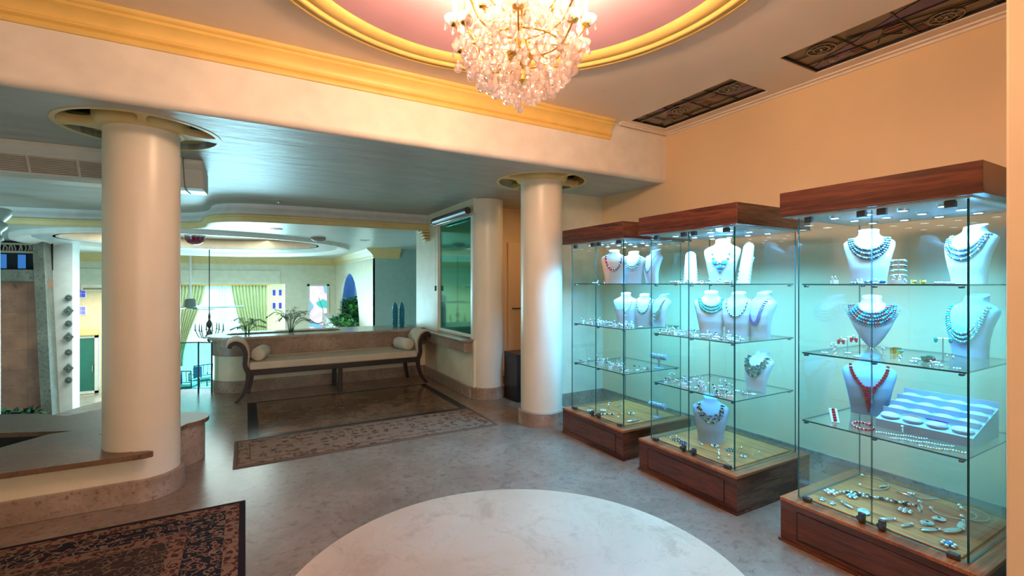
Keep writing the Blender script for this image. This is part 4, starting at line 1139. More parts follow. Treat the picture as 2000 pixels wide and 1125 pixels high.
# chairs and table on the lower floor
def lower_chair(x, y, rz, label):
    t = thing('bamboo_chair', label, 'chair', (x, y, -2.25), rz, 'teal chairs on the lower floor')
    for sx in (-1, 1):
        MB().tube([(sx * .26, .24, 0), (sx * .26, .24, .45), (sx * .27, .30, .98)], .022, 6).build('rear_leg', 'teal_dark', t)
        MB().tube([(sx * .27, -.26, 0), (sx * .27, -.26, .64)], .022, 6).build('front_leg', 'teal_dark', t)
        MB().tube([(sx * .27, -.27, .64), (sx * .27, .26, .66)], .022, 6).build('armrest', 'teal_dark', t)
    MB().box((-.27, -.27, .38), (.27, .26, .43)).build('seat_frame', 'teal_dark', t)
    MB().box((-.25, -.26, .43), (.25, .22, .53)).build('seat_cushion', 'teal_fabric', t, bevel=.03)
    b = MB(); b.tube([(-.27, .30, .96), (.27, .30, .96)], .022, 6); b.tube([(-.26, .26, .60), (.26, .26, .60)], .018, 6)
    for q in (-.13, 0, .13): b.tube([(q, .26, .60), (q, .30, .96)], .010, 5)
    b.build('back_frame', 'teal_dark', t)
    MB().box((.02, .16, .52), (.28, .26, .92)).build('back_cushion', 'blue_fabric', t, bevel=.04)
q = at(392, 765, -2.25); lower_chair(q.x + .0, q.y, R(200), 'teal cushioned chair on the lower floor behind the glass railing')
q = at(364, 780, -2.25); lower_chair(q.x, q.y, R(160), 'teal chair on the lower floor partly behind the left column')
q = at(398, 782, -2.25)
t = thing('side_table', 'low teal table in front of the cushioned chair on the lower floor', 'table', (q.x, q.y, -2.25))
MB().box((-.35, -.18, .36), (.35, .18, .40)).build('table_top', 'teal_dark', t)
for x_ in (-.32, .32): MB().box((x_ - .02, -.16, 0), (x_ + .02, .16, .36)).build('leg', 'teal_dark', t)

# ------------------------------------------------------------------ plants
def palm(loc, label, h, spread, n, seed, grp='parlour palms in the planter'):
    rnd = random.Random(seed)
    t = thing('parlour_palm', label, 'plant', loc, 0, grp)
    st = MB(); lf = MB()
    for k in range(n):
        a = 2 * PI * k / n + rnd.uniform(-.3, .3); L = spread * rnd.uniform(.65, 1.1); hh = h * rnd.uniform(.45, 1.0)
        pts = spline([(0 + .02 * math.cos(a), .02 * math.sin(a), 0), (.25 * L * math.cos(a), .25 * L * math.sin(a), hh * .6), (.62 * L * math.cos(a), .62 * L * math.sin(a), hh * .92), (L * math.cos(a), L * math.sin(a), hh * rnd.uniform(.7, 1.05))], 6)
        st.tube(pts, .0028, 4)
        m = len(pts)
        for i in range(6, m):
            p = pts[i]; tt = (pts[min(i + 1, m - 1)] - pts[i - 1]).normalized()
            sd = tt.cross(Vector((0, 0, 1))).normalized()
            ll = .115 * (spread / .25) ** .5 * (1.15 - .9 * abs(i / m - .5)) * .8
            for s in (-1, 1):
                dr = (sd * s + tt * .75 + Vector((0, 0, -.05))).normalized()
                w = dr.cross(Vector((0, 0, 1))).normalized() * .0055
                mid = p + dr * ll * .5 + Vector((0, 0, .006)); e = p + dr * ll + Vector((0, 0, -ll * .25))
                lf.add([p, mid + w, e, mid - w], [(0, 1, 2, 3)])
    st.build('stems', 'leaf', t); lf.build('fronds', 'leaf', t, normals=False)
    return t
palm((.02, 7.88, .745), 'small feathery palm in the planter above the bench\'s left end', .27, .22, 11, 1)
palm((.60, 7.88, .745), 'larger feathery palm in the planter before the far wall', .42, .28, 16, 2)
def leafy(loc, label, w, d, h, n, seed, mats=('leaf_bright',), name='leafy_shrub', grp=None, ls=.12):
    rnd = random.Random(seed); t = thing(name, label, 'plant', loc, 0, grp)
    for mi, mt in enumerate(mats):
        m_ = MB()
        for k in range(n):
            c = Vector((rnd.uniform(-w, w), rnd.uniform(-d, d), 0)); c.z = h * rnd.random() ** .8 * (1 - .5 * abs(c.y / max(d, .01)))
            dr = Vector((rnd.uniform(-1, 1), rnd.uniform(-1, 1), rnd.uniform(-.1, 1))).normalized(); sd = dr.cross(Vector((0, 0, 1))).normalized() * ls * .22
            L = ls * rnd.uniform(.7, 1.3)
            m_.add([c, c + dr * L * .5 + sd, c + dr * L + Vector((0, 0, -L * .2)), c + dr * L * .5 - sd], [(0, 1, 2, 3)])
        m_.build('foliage', mt, t, normals=False)
    st = MB()
    for k in range(6): st.tube([(0, 0, -.02), (rnd.uniform(-w, w) * .7, rnd.uniform(-d, d) * .7, h * .7)], .008, 4)
    st.build('stems', 'leaf', t)
    return t
# planted slope in front of the arch
t = thing('arch_planter', 'pale tiled sloping planter before the pointed arch', 'planter', (2.5, 15.2, -2.5))
m_ = MB(); m_.add([(-.22, -1.9, 0), (-.22, 1.8, 0), (-.22, 1.8, 2.98), (-.22, -1.9, 2.60), (.22, -1.9, 0), (.22, 1.8, 0), (.22, 1.8, 2.98), (.22, -1.9, 2.60)], [(0, 1, 2, 3), (7, 6, 5, 4), (3, 2, 6, 7), (0, 4, 5, 1), (1, 5, 6, 2), (0, 3, 7, 4)])
m_.build('tiled_side', 'white', t, smooth=False)
tl = MB(); rnd = random.Random(8)
for q in range(40):
    y_ = rnd.uniform(-1.8, 1.7); z_ = 2.60 + .38 * (y_ + 1.9) / 3.7 - rnd.uniform(.03, .5)
    tl.tube([(-.225, y_, z_), (-.225, y_ + rnd.uniform(-.1, .1), z_ - rnd.uniform(.03, .09))], .008, 4)
tl.build('painted_lines', 'grey_stone', t)
leafy((3.12, 16.3, .05), 'bright green shrub growing behind the pointed arch', .22, .8, 1.0, 420, 3, ('leaf_bright', 'leaf'), ls=.26)
leafy((2.52, 14.55, .12), 'green shrub spilling from the sloping planter before the arch', .18, 1.15, .38, 420, 4, ('leaf', 'leaf_bright'), ls=.20)
o = drape('curtain_strip', 'narrow white curtain strip seen through the arch', 3.30, 3.9, 16.9, -1, 1.7, .2, 'sheer', 7, .04)
q = at(60, 797, -.9); leafy((-3.65, 11.6, -1.0), 'dark low planting at the foot of the stone-clad wall', .38, .25, .22, 260, 6, ('leaf', 'soil_and_recess'), 'low_planting', ls=.16)
q = at(192, 788, -1.0); leafy((-2.35, 9.4, -.70), 'bright green leaves rising past the floor edge by the green door', .28, .2, .16, 150, 7, ('leaf_bright',), 'low_planting', ls=.10)
MB().box((-.5, -.3, -1.8), (.5, .3, 0)).build('planter_box', 'ledge', [o_ for o_ in bpy.data.objects if o_.name.startswith('low_planting')][-1], smooth=False)
MB().box((-.5, -.4, -1.5), (.5, .4, 0)).build('planter_box', 'concrete', [o_ for o_ in bpy.data.objects if o_.name == 'low_planting'][0], smooth=False)

# turquoise bottles
def bottle(x, y, label):
    prof = [(.036, 0), (.042, .01), (.042, .02), (.037, .03), (.040, .045), (.043, .16), (.043, .30), (.038, .335), (.040, .345), (.030, .375), (.018, .40), (.006, .415), (.001, .42)]
    m_ = MB().lathe(prof, (0, 0, 0), 20)
    for i in range(9):
        for k in range(10):
            a = 2 * PI * (k + .5 * (i % 2)) / 10
            m_.ball((.042 * math.cos(a), .042 * math.sin(a), .055 + i * .029), .009, 6, 4)
    o = m_.build('textured_bottle', 'turq_glass', loc=(x, y, .765))
    tag(o, label, 'bottle', 'turquoise bottles on the planter counter')
bottle(2.17, 7.80, 'left of the two studded turquoise glass bottles on the counter')
bottle(2.29, 7.82, 'right of the two studded turquoise glass bottles on the counter')
# corbel under the fascia's right end
o = MB()
for i in range(4): o.box((2.44 + .02 * i, 7.22, 2.31 - .045 * i), (2.57, 7.42, 2.345 - .045 * i))
tag(o.build('corbel', 'yellow_pale', bevel=.008, smooth=False), 'stepped yellow corbel under the ceiling moulding beside the window wall', 'corbel')

# ================================================================== DISPLAY CABINETS
CABW = 72
CABX = {}
def cabinet(xf, yc, label, L=.875, D=.845):
    t = thing('display_cabinet', label, 'display cabinet', (xf + D / 2, yc, 0), 0, 'glass display cabinets')
    hx, hy = D / 2, L / 2
    MB().box((-hx - .006, -hy - .006, 0), (hx + .006, hy + .006, .014)).build('floor_strip', 'walnut_y', t, bevel=.002)
    MB().box((-hx + .004, -hy + .004, .014), (hx - .004, hy - .004, .232), 0, [0, 0, 1, 0, 1, 0]).build('base', ['walnut_y', 'walnut_x'], t, smooth=False)
    MB().box((-hx + .0005, -hy + .10, .045), (-hx + .004, hy - .10, .195)).build('access_panel', 'walnut_y', t, bevel=.0015)
    e = MB(); g = .0012
    e.box((-hx + .001, -hy + .0965, .0415), (-hx + .0045, -hy + .0995, .1985)); e.box((-hx + .001, hy - .0995, .0415), (-hx + .0045, hy - .0965, .1985))
    e.box((-hx + .001, -hy + .0965, .1955), (-hx + .0045, hy - .0965, .1985)); e.box((-hx + .001, -hy + .0965, .0415), (-hx + .0045, hy - .0965, .0445))
    e.build('panel_gap_shade', 'lead', t, smooth=False)  # dark strips drawn in for the shade of the panel's groove
    MB().box((-hx, -hy, .232), (hx, hy, .252)).build('base_top', 'oak_rim', t, bevel=.003)
    MB().box((-hx + .095, -hy + .095, .252), (hx - .095, hy - .095, .262)).build('display_floor', 'oak_y', t, bevel=.004)
    z0, z1 = .254, 1.888; th = .004; i = .068
    X0, X1, Y0, Y1 = -hx + i, hx - i, -hy + i, hy - i
    def pane(name, a, b, thin):
        # side faces are the pale see-through skins, the narrow ones the dark green edge
        if thin == 'x': side = [1, 1, 1, 0, 1, 0]
        elif thin == 'y': side = [1, 1, 0, 1, 0, 1]
        else: side = [0, 0, 1, 1, 1, 1]
        return MB().box(a, b, 0, side).build(name, ['glass', 'glass_edge'], t, smooth=False, normals=False)
    for nm, y_0, y_1 in (('glass_door', Y0 + .002, -.002), ('glass_door', .002, Y1 - .002)):
        pane(nm, (X0 - th, y_0, z0 + .006), (X0 + th, y_1, z1 - .006), 'x')
    pane('rear_glass', (X1 - th, Y0, z0), (X1 + th, Y1, z1), 'x')
    pane('side_glass', (X0 + th + .001, Y0 - th, z0), (X1 - th, Y0 + th, z1), 'y')
    pane('side_glass', (X0 + th + .001, Y1 - th, z0), (X1 - th, Y1 + th, z1), 'y')
    for z in (1.496, 1.10, .71):
        pane('glass_shelf', (X0 + .02, Y0 + .012, z - .008), (X1 - .008, Y1 - .012, z), 'z')
        for y in (Y0 + .03, 0, Y1 - .03):
            for x in (X0 + .03, X1 - .03):
                if y == 0 and x > 0: continue
                MB().box((x - .013, y - .009, z - .020), (x + .013, y + .009, z - .009)).build('shelf_clip', 'dark_steel', t, bevel=.003)
    # crown
    MB().box((-hx, -hy, 1.892), (hx, hy, 2.025), 0, [0, 0, 1, 0, 1, 0]).build('crown', ['walnut_y', 'walnut_x'], t, bevel=.002)
    MB().box((-hx - .003, -hy - .003, 1.884), (hx + .003, hy + .003, 1.894)).build('crown_lip', 'walnut_y', t, bevel=.002)
    MB().box((X0 - .02, Y0 - .02, 1.876), (X1 + .02, Y1 + .02, 1.886)).build('lamp_board', 'lamp_board', t, smooth=False)
    for a in (-.24, -.08, .08, .24):
        for b in (-.22, 0.0, .22):
            MB().lathe([(.028, 0), (.028, -.006), (.020, -.008)], (0, 0, 0), 16).build('downlight_ring', 'steel', t, loc=(b, a, 1.876))
            MB().lathe([(.019, -.0075), (.0005, -.0095)], (0, 0, 0), 12).build('downlight', 'spot_on', t, loc=(b, a, 1.8755))
    for y in (Y0 + .06, -.045, .045, Y1 - .06):
        MB().box((X0 - .014, y - .02, z1 - .045), (X0 + .016, y + .02, z1 - .013)).build('hinge', 'dark_steel', t, bevel=.003)
    for y in (Y0 + .05, Y1 - .05):
        MB().box((X0 - .014, y - .022, z0 + .0), (X0 + .016, y + .022, z0 + .022)).build('hinge', 'dark_steel', t, bevel=.003)
    for y in (-.045, .045):
        k = MB().tube([(X0 - .03, y, z0 + .03), (X0 + .014, y, z0 + .03)], .014, 12)
        k = k.build('door_lock', 'dark_steel', t); MB().box((X0 - .008, y - .015, z0 + .0), (X0 + .012, y + .015, z0 + .05)).build('lock_plate', 'dark_steel', k, bevel=.003)
    lx, ly, lz = t.location
    area_light('cabinet_lamp', (lx, ly, 1.868), (0, 0, 0), .55, .6, CABW, (0.12, 0.54, 1.0), 145)
    return t
cabN = cabinet(2.725, 1.193, 'nearest and largest-looking glass display cabinet with walnut crown and base')
cabM = cabinet(2.758, 2.365, 'middle of the three glass display cabinets with walnut crown and base')
cabF = cabinet(2.77, 3.432, 'farthest glass display cabinet, next to the cream column')

# ------------------------------------------------------------------ necklace busts
LV = [(0, .078, .030, 0), (.12, .080, .032, -.003), (.3, .088, .038, -.010), (.5, .100, .044, -.008), (.66, .113, .046, .004), (.76, .116, .043, .016),
      (.82, .098, .039, .026), (.86, .066, .038, .032), (.90, .050, .038, .036), (.95, .045, .037, .039), (1.0, .047, .037, .043)]
LVP = [(0, .012, .012, .03), (.06, .030, .016, .025), (.2, .058, .024, .012), (.4, .088, .036, .0), (.6, .112, .044, .0), (.74, .122, .044, .012),
      (.81, .102, .040, .024), (.86, .066, .038, .032), (.90, .050, .038, .036), (.95, .045, .037, .039), (1.0, .047, .037, .043)]
class Bust:
    def __init__(s, lv, H): s.lv = lv; s.H = H; s.k = H / .30
    def at(s, z):
        u = max(0, min(1, z / s.H)); lv = s.lv
        for i in range(len(lv) - 1):
            if u <= lv[i + 1][0]:
                a, b = lv[i], lv[i + 1]; w = (u - a[0]) / (b[0] - a[0])
                return [(a[j] + (b[j] - a[j]) * w) * s.k for j in (1, 2, 3)]
        return [q * s.k for q in lv[-1][1:]]
    def y(s, x, z):
        hw, hd, yc = s.at(z); q = min(.985, abs(x) / hw)
        return yc - hd * (1 - q ** 2.4) ** (1 / 2.4)
def bust_mesh(B):
    mb = MB(); n = 28; v = []; f = []; zs = [i / 30 for i in range(31)]
    for u in zs:
        hw, hd, yc = B.at(u * B.H)
        for j in range(n):
            a = 2 * PI * j / n; ca, sa = math.cos(a), math.sin(a); p = 2 / 2.4
            x = hw * math.copysign(abs(ca) ** p, ca); y = yc + hd * math.copysign(abs(sa) ** p, sa)
            tilt = .012 * B.k * (-(y - yc) / hd) if u == 1 else 0
            v.append((x, y, u * B.H - tilt))
    k = len(zs)
    for i in range(k - 1):
        for j in range(n): f.append((i * n + j, i * n + (j + 1) % n, (i + 1) * n + (j + 1) % n, (i + 1) * n + j))
    f.append(tuple(range(n - 1, -1, -1))); f.append(tuple((k - 1) * n + j for j in range(n)))
    return mb.add(v, f)
def face(pos, turn):
    """yaw that turns a front (-y) towards the room, plus a turn"""
    d = Vector((-pos[0], -pos[1])).normalized(); a = R(turn)
    dx, dy = d.x * math.cos(a) + d.y * math.sin(a), -d.x * math.sin(a) + d.y * math.cos(a)
    return math.atan2(dx, -dy)
def bust(pos, turn, H, label, lv=None, mat='bust', group=None, lean=0):
    B = Bust(lv or LV, H)
    yaw = face(pos, turn)
    o = bust_mesh(B).build('display_bust', mat, loc=pos, rot=(R(-lean), 0, yaw), angle=60)
    tag(o, label, 'display bust', group)
    B.loc = pos; B.rot = (R(-lean), 0, yaw); return B
def row(B, A, Z, D, n, off=0.0, a0=-88, a1=88):
    """points of a half-oval round the neck of a bust: half width A, top Z, drop D (share of height)"""
    out = []
    for i in range(n):
        a = R(a0 + (a1 - a0) * i / (n - 1)); x = A * B.k * math.sin(a); z = B.H * (Z - D * math.cos(a))
        out.append(Vector((x, B.y(x, z) - off, z)))
    return out
def necklace(B, style, mats, label, group=None, **k):
    mb = MB(); nm = len(mats)
    kids = []
    if style == 'beads':
        rows = k.get('rows', 1); r = k.get('r', .004)
        for q in range(rows):
            A = k.get('A', .075) + q * k.get('dA', .006); D = k.get('D', .3) + q * k.get('dD', .04)
            L = (A + D * B.H) * 2.4; n = max(9, int(L / (r * 2.1)))
            for i, p in enumerate(row(B, A, k.get('Z', .84), D, n, r * .7)):
                g = r * (1 + k.get('grow', 0) * (1 - abs(2 * i / (n - 1) - 1)))
                mb.ball(p, g, 6, 4, mi=(i * 7 + q * 3) % nm)
            if k.get('fringe') and q == rows - 1:
                for i, p in enumerate(row(B, A + .004, k.get('Z', .84), D + .015, 33, .003, -80, 80)):
                    dirv = Vector((p.x * 1.1, 0, -.035)).normalized() * k['fringe']
                    e = p + dirv; e.y = B.y(e.x, e.z) - .003
                    mb.tube([p, e], .0016, 4, mi=i % nm)
    if style == 'chain':
        pts = row(B, k.get('A', .06), k.get('Z', .85), k.get('D', .35), 31, .002)
        mb.tube(pts, k.get('r', .0018), 5)
        for i, (dx, dz, r) in enumerate(k.get('drops', [])):
            z = B.H * dz; pm = (dx, B.y(dx, z) - r * .6, z)
            g = MB().ball(pm, r, 8, 6, sy=.5, sz=k.get('sz', 1.0)); kids.append((g, mats[(i + 1) % nm]))
    if style == 'strands':
        for q in range(k.get('rows', 6)):
            for w in (0,):
                pts = []
                for i in range(41):
                    u = -1 + 2 * i / 40; x = (k.get('A', .055) + q * .0035) * B.k * (abs(u) ** .8) * (1 if u > 0 else -1)
                    z = B.H * (.86 - (k.get('D', .5) + q * .014) * (1 - abs(u) ** 1.7)); pts.append(Vector((x, B.y(x, z) - .004, z)))
                for i, p in enumerate(pts): mb.ball(p, .0045, 5, 4, mi=(i + q) % nm)
    if style == 'bib':
        for s in (-1, 1):
            for i in range(9):
                u = i / 8; x = s * (.078 - .052 * u ** 1.6) * B.k; z = B.H * (.84 - .33 * u)
                mb.obox((x, B.y(x, z) - .006, z), (.0085, 0, 0), (0, .005, 0), (0, 0, .007), mi=i % nm)
        for r_ in range(11):
            w = (.030 * (1 - r_ / 10.5) + .004) if r_ > 1 else .034; z = B.H * (.50 - .042 * r_); m = max(1, int(w / .007))
            for j in range(m):
                x = -w + w * (2 * j + 1) / m
                mb.obox((x, B.y(x, z) - .006, z), (w / m * .88, 0, 0), (0, .004, 0), (0, 0, .0048), mi=r_ % nm)
    if style == 'leaves':
        rnd = random.Random(k.get('seed', 1))
        for q in range(k.get('rows', 3)):
            for i, p in enumerate(row(B, .070 + q * .006, .84, k.get('D', .3) + q * .07, 19, .006)):
                a = rnd.uniform(0, PI); d = Vector((math.cos(a), -.2, math.sin(a))) * k.get('r', .010)
                s_ = Vector((-d.z, 0, d.x)) * .4
                mb.obox(p, d, Vector((0, .002, 0)), s_, mi=(i + q) % nm)
    o = mb.build('necklace', mats, loc=B.loc, rot=B.rot, angle=60)
    for g, m_ in kids: g.build('pendant', m_, o, angle=60)
    return tag(o, label, 'necklace', group)

def dpt(px, d, z):
    t = (px - 1000) / 920.0
    return Vector(((FX + FY * t) * d, (FY - FX * t) * d, z))
S1, S2, S3, FL = 1.496, 1.10, .71, .262
# --- nearest cabinet
B = bust(dpt(1697, 2.66, S1), 0, .305, 'white bust facing out on the nearest cabinet\'s top shelf, left of centre')
necklace(B, 'beads', ['oxid', 'black_stone', 'oxid'], 'broad dark and silver collar on the top-shelf bust left of the nearest cabinet\'s centre', rows=3, A=.072, D=.22, dD=.08, dA=.009, r=.0085)
B = bust(dpt(1893, 2.43, S1), 34, .30, 'white bust turned sideways at the right end of the nearest cabinet\'s top shelf')
necklace(B, 'beads', ['oxid', 'blue_stone', 'oxid', 'silver'], 'silver link collar on the sideways bust of the nearest cabinet\'s top shelf', rows=3, A=.074, D=.26, dD=.08, dA=.008, r=.008)
B = bust(dpt(1703, 2.92, S2), 0, .315, 'white bust with a pointed foot on the second shelf of the nearest cabinet', LVP)
necklace(B, 'beads', ['turq', 'oxid', 'blue_stone', 'red_stone', 'oxid'], 'wide fringed turquoise and red collar on the pointed bust', rows=4, A=.070, D=.16, dD=.065, dA=.013, r=.0082, fringe=.024)
B = bust(dpt(1895, 2.58, S2), 36, .33, 'pale bust turned sideways at the right end of the nearest cabinet\'s second shelf', mat='bust_blue')
necklace(B, 'beads', ['turq', 'turq', 'silver'], 'thick turquoise bead necklace on the sideways bust of the second shelf', rows=3, A=.078, D=.46, dD=.07, dA=.004, r=.0075)
B = bust(dpt(1697, 2.84, S3), 0, .345, 'blue suede bust on the third shelf of the nearest cabinet', mat='bust_blue')
necklace(B, 'bib', ['red_stone', 'red_stone'], 'coral red bib necklace with tapering rows on the blue suede bust')
# --- middle cabinet
B = bust(dpt(1410, 3.62, S1), 10, .34, 'white bust on the top shelf of the middle cabinet')
necklace(B, 'chain', ['silver', 'blue_stone', 'turq'], 'blue stone cluster necklace on the top-shelf bust of the middle cabinet', r=.004, D=.42, drops=[(-.038, .47, .020), (.03, .47, .022), (-.004, .46, .013), (0, .37, .017), (-.022, .36, .011), (.022, .37, .012), (-.004, .28, .011), (-.05, .56, .012), (.052, .56, .012), (-.058, .66, .009), (.06, .66, .009)])
B = bust(dpt(1389, 3.72, S2), 0, .33, 'white bust with turquoise collar on the second shelf of the middle cabinet')
necklace(B, 'beads', ['turq', 'turq', 'green_stone'], 'thick turquoise bead collar on the middle cabinet\'s second shelf', rows=3, A=.070, D=.18, dD=.07, dA=.006, r=.0085)
B = bust(dpt(1440, 3.60, S2), 14, .325, 'white bust between two others on the second shelf of the middle cabinet')
necklace(B, 'beads', ['black_stone', 'silver', 'silver'], 'thin string of dark beads on the central bust of the middle cabinet\'s second shelf', rows=1, A=.068, D=.38, r=.0055)
B = bust(dpt(1484, 3.50, S2), 42, .33, 'white sideways bust at the right end of the middle cabinet\'s second shelf')
necklace(B, 'strands', ['purple_stone', 'purple_stone'], 'long violet multi-strand bead necklace on the sideways bust', rows=6, D=.52)
B = bust(dpt(1476, 3.46, S3), 36, .29, 'white leaning bust on the third shelf of the middle cabinet', lean=8)
necklace(B, 'leaves', ['oxid', 'green_stone', 'silver'], 'silver leaf collar on the leaning bust of the middle cabinet', rows=4, D=.25, r=.013)
B = bust(dpt(1388, 3.68, FL), 0, .345, 'pale blue bust standing on the wooden floor of the middle cabinet', mat='bust_blue')
necklace(B, 'leaves', ['black_stone', 'silver', 'green_stone'], 'dark fringed necklace on the bust standing on the middle cabinet\'s wooden floor', rows=3, D=.22, r=.010)
# --- farthest cabinet
B = bust(dpt(1199, 4.25, S1), 4, .30, 'white bust with purple beads on the top shelf of the farthest cabinet')
necklace(B, 'beads', ['purple_stone', 'silver', 'red_stone'], 'purple bead necklace on the top shelf of the farthest cabinet', rows=2, A=.068, D=.42, dD=.04, r=.006)
B = bust(dpt(1236, 4.30, S1), 12, .29, 'white bust with silver strands in the middle of the farthest cabinet\'s top shelf')
necklace(B, 'beads', ['oxid', 'green_stone', 'silver'], 'silver triple-strand necklace on the farthest cabinet\'s top shelf', rows=3, A=.064, D=.3, dD=.07, r=.0045)
B = bust(dpt(1274, 4.22, S1), 55, .30, 'white bust turned side-on at the right of the farthest cabinet\'s top shelf')
necklace(B, 'chain', ['silver', 'blue_stone'], 'fine silver chain on the side-turned bust of the farthest cabinet\'s top shelf', D=.5, drops=[(0, .35, .009)])
B = bust(dpt(1222, 4.55, S2), 4, .30, 'white bust with a long pendant on the second shelf of the farthest cabinet')
necklace(B, 'chain', ['silver', 'turq', 'turq'], 'long pendant necklace on the second shelf of the farthest cabinet', D=.40, r=.0022, drops=[(0, .42, .008), (0, .36, .006), (0, .30, .008)])
B = bust(dpt(1257, 4.50, S2), 12, .29, 'white bust with a heavy chain amid the farthest cabinet\'s second shelf')
necklace(B, 'beads', ['oxid', 'gold', 'oxid'], 'heavy silver chain necklace on the middle bust of the farthest cabinet\'s second shelf', rows=2, A=.062, D=.42, dD=.05, r=.005)
B = bust(dpt(1286, 4.36, S2), 50, .30, 'white bust leaning sideways at the right end of the farthest cabinet\'s second shelf', lean=6)
necklace(B, 'beads', ['oxid', 'gold', 'oxid'], 'triple silver strands on the leaning bust of the farthest cabinet', rows=3, A=.062, D=.45, dD=.1, r=.004)

# rounded earring boards of the middle cabinet's top shelf
def board(pos, turn, label, H=.30, lean=12):
    yaw = face(pos, turn)
    t = thing('earring_board', label, 'display board', pos, yaw, 'rounded earring boards'); t.rotation_euler = (R(-lean), 0, yaw)
    m_ = MB(); w = .055
    pts = [(-w, 0), (w, 0), (w * .75, H - .04)] + [(w * .75 * math.cos(R(a)), H - .04 + w * .75 * math.sin(R(a))) for a in range(15, 180, 15)] + [(-w * .75, H - .04)]
    k = len(pts); m_.add([(x, -.006, z) for x, z in pts] + [(x, .006, z) for x, z in pts], [tuple(range(k)), tuple(reversed(range(k, 2 * k)))] + [(i, (i + 1) % k, k + (i + 1) % k, k + i) for i in range(k)])
    m_.build('board', 'bust', t, angle=40)
    MB().obox((0, .04, H * .35), (.006, 0, 0), (0, .004, 0), (0, .028, H * .35)).build('strut', 'bust', t, smooth=False)
    for i in range(9):
        for sx in (-1, 1):
            z = .03 + (H - .07) * i / 8; x = sx * (w * (1 - .25 * z / H) - .006)
            if sx > 0 or i < 3: MB().ball((x, -.009, z), .0045, 6, 4, sy=.6).build('stud_earring', 'silver' if i > 2 else 'black_stone', t)
    return t
board(dpt(1349, 3.85, S1), 0, 'white rounded earring board at the left of the middle cabinet\'s top shelf', .27)
board(dpt(1452, 3.48, S1), 38, 'white rounded earring board turned sideways beside the blue stone necklace', .31)

# bracelet T-bars of the farthest cabinet
def tbar(pos, turn, label, h=.12):
    t = thing('bracelet_stand', label, 'bracelet stand', pos, face(pos, turn), 'T-bar bracelet stands')
    MB().lathe([(.045, 0), (.045, .006), (.012, .012), (.009, .02), (.009, h - .03)], (0, 0, 0), 20).build('foot', 'bust_blue', t)
    b = MB(); b.lathe([(.001, -.085), (.022, -.085), (.026, -.08), (.026, .08), (.022, .085), (.001, .085)], (0, 0, 0), 20); b.v = [(z, y, x + h - .012) for x, y, z in b.v]
    b.build('bar', 'bust_blue', t)
    for x in (-.05, -.02, .015, .045):
        MB().tube([(x, .029 * math.cos(2 * PI * i / 20), h - .012 + .029 * math.sin(2 * PI * i / 20)) for i in range(20)], .0032, 5, closed=True).build('bracelet', 'silver', t)
tbar(dpt(1287, 4.38, S3), 35, 'small blue bracelet stand on the third shelf of the farthest cabinet')
tbar(dpt(1284, 4.36, FL), 35, 'small blue bracelet stand on the wooden floor of the farthest cabinet')

# cushioned bracelet tray of the nearest cabinet
pos = Vector((3.20, 1.075, S3))
t = thing('bracelet_tray', 'sloping pale blue tray with rows of white cushions on the nearest cabinet\'s third shelf', 'jewellery tray', pos, R(-90))
TW, TD, T0, T1 = .20, .17, .045, .145
m_ = MB(); m_.add([(-TW, -TD, 0), (TW, -TD, 0), (TW, TD, 0), (-TW, TD, 0), (-TW, -TD, T0), (TW, -TD, T0), (TW, TD, T1), (-TW, TD, T1)], [(3, 2, 1, 0), (4, 5, 6, 7), (0, 1, 5, 4), (1, 2, 6, 5), (2, 3, 7, 6), (3, 0, 4, 7)])
m_.build('wedge', 'bust_blue', t, smooth=False)
sl_ = (T1 - T0) / (2 * TD)
for i in range(4):
    y = -TD + .043 + i * .085; z = T0 + (y + TD) * sl_
    for j in range(4):
        x = -TW + .05 + j * .10
        c_ = MB(); c_.ball((x, y, z + .008), .046, 10, 6, sz=.42, sy=.72)
        c_.build('cushion', 'bust', t)
    MB().obox((0, y + .042, z + .018 + .042 * sl_), (TW, 0, 0), (0, .0025, 0), (0, 0, .014)).build('divider', 'bust_blue', t, smooth=False)
for j, mt in ((1, 'silver'), (2, 'purple_stone')):
    b = MB()
    for i in range(15): b.ball((-TW + .01 + j * .10 + i * .006, -TD + .043, T0 + .043 * sl_ + .03), .0042, 6, 4)
    b.build('bracelet', mt, t)

# ------------------------------------------------------------------ small jewellery prototypes
def p_ring(m1='silver', m2='black_stone'):
    return MB().tube([(.010 * math.cos(2 * PI * i / 14), 0, .011 + .010 * math.sin(2 * PI * i / 14)) for i in range(14)], .0022, 5, closed=True).ball((0, 0, .025), .0065, 6, 4, mi=1, sz=.7), [m1, m2]
def p_cube(m1='acrylic', m2='silver'):
    m_ = MB().box((-.013, -.013, 0), (.013, .013, .022)).tube([(.009 * math.cos(2 * PI * i / 12), 0, .031 + .009 * math.sin(2 * PI * i / 12)) for i in range(12)], .002, 5, 1, closed=True).ball((0, -.002, .042), .005, 6, 4, mi=1)
    return m_, [m1, m2]
def p_stand(m1='silver', m2='silver'):
    m_ = MB().lathe([(.014, 0), (.014, .003), (.002, .005), (.002, .055)], (0, 0, 0), 10)
    m_.tube([(-.016, 0, .055), (.016, 0, .055)], .0016, 5)
    for s in (-1, 1): m_.ball((s * .015, 0, .040), .006, 6, 4, mi=1, sz=1.7); m_.tube([(s * .015, 0, .055), (s * .015, 0, .047)], .0009, 4)
    return m_, [m1, m2]
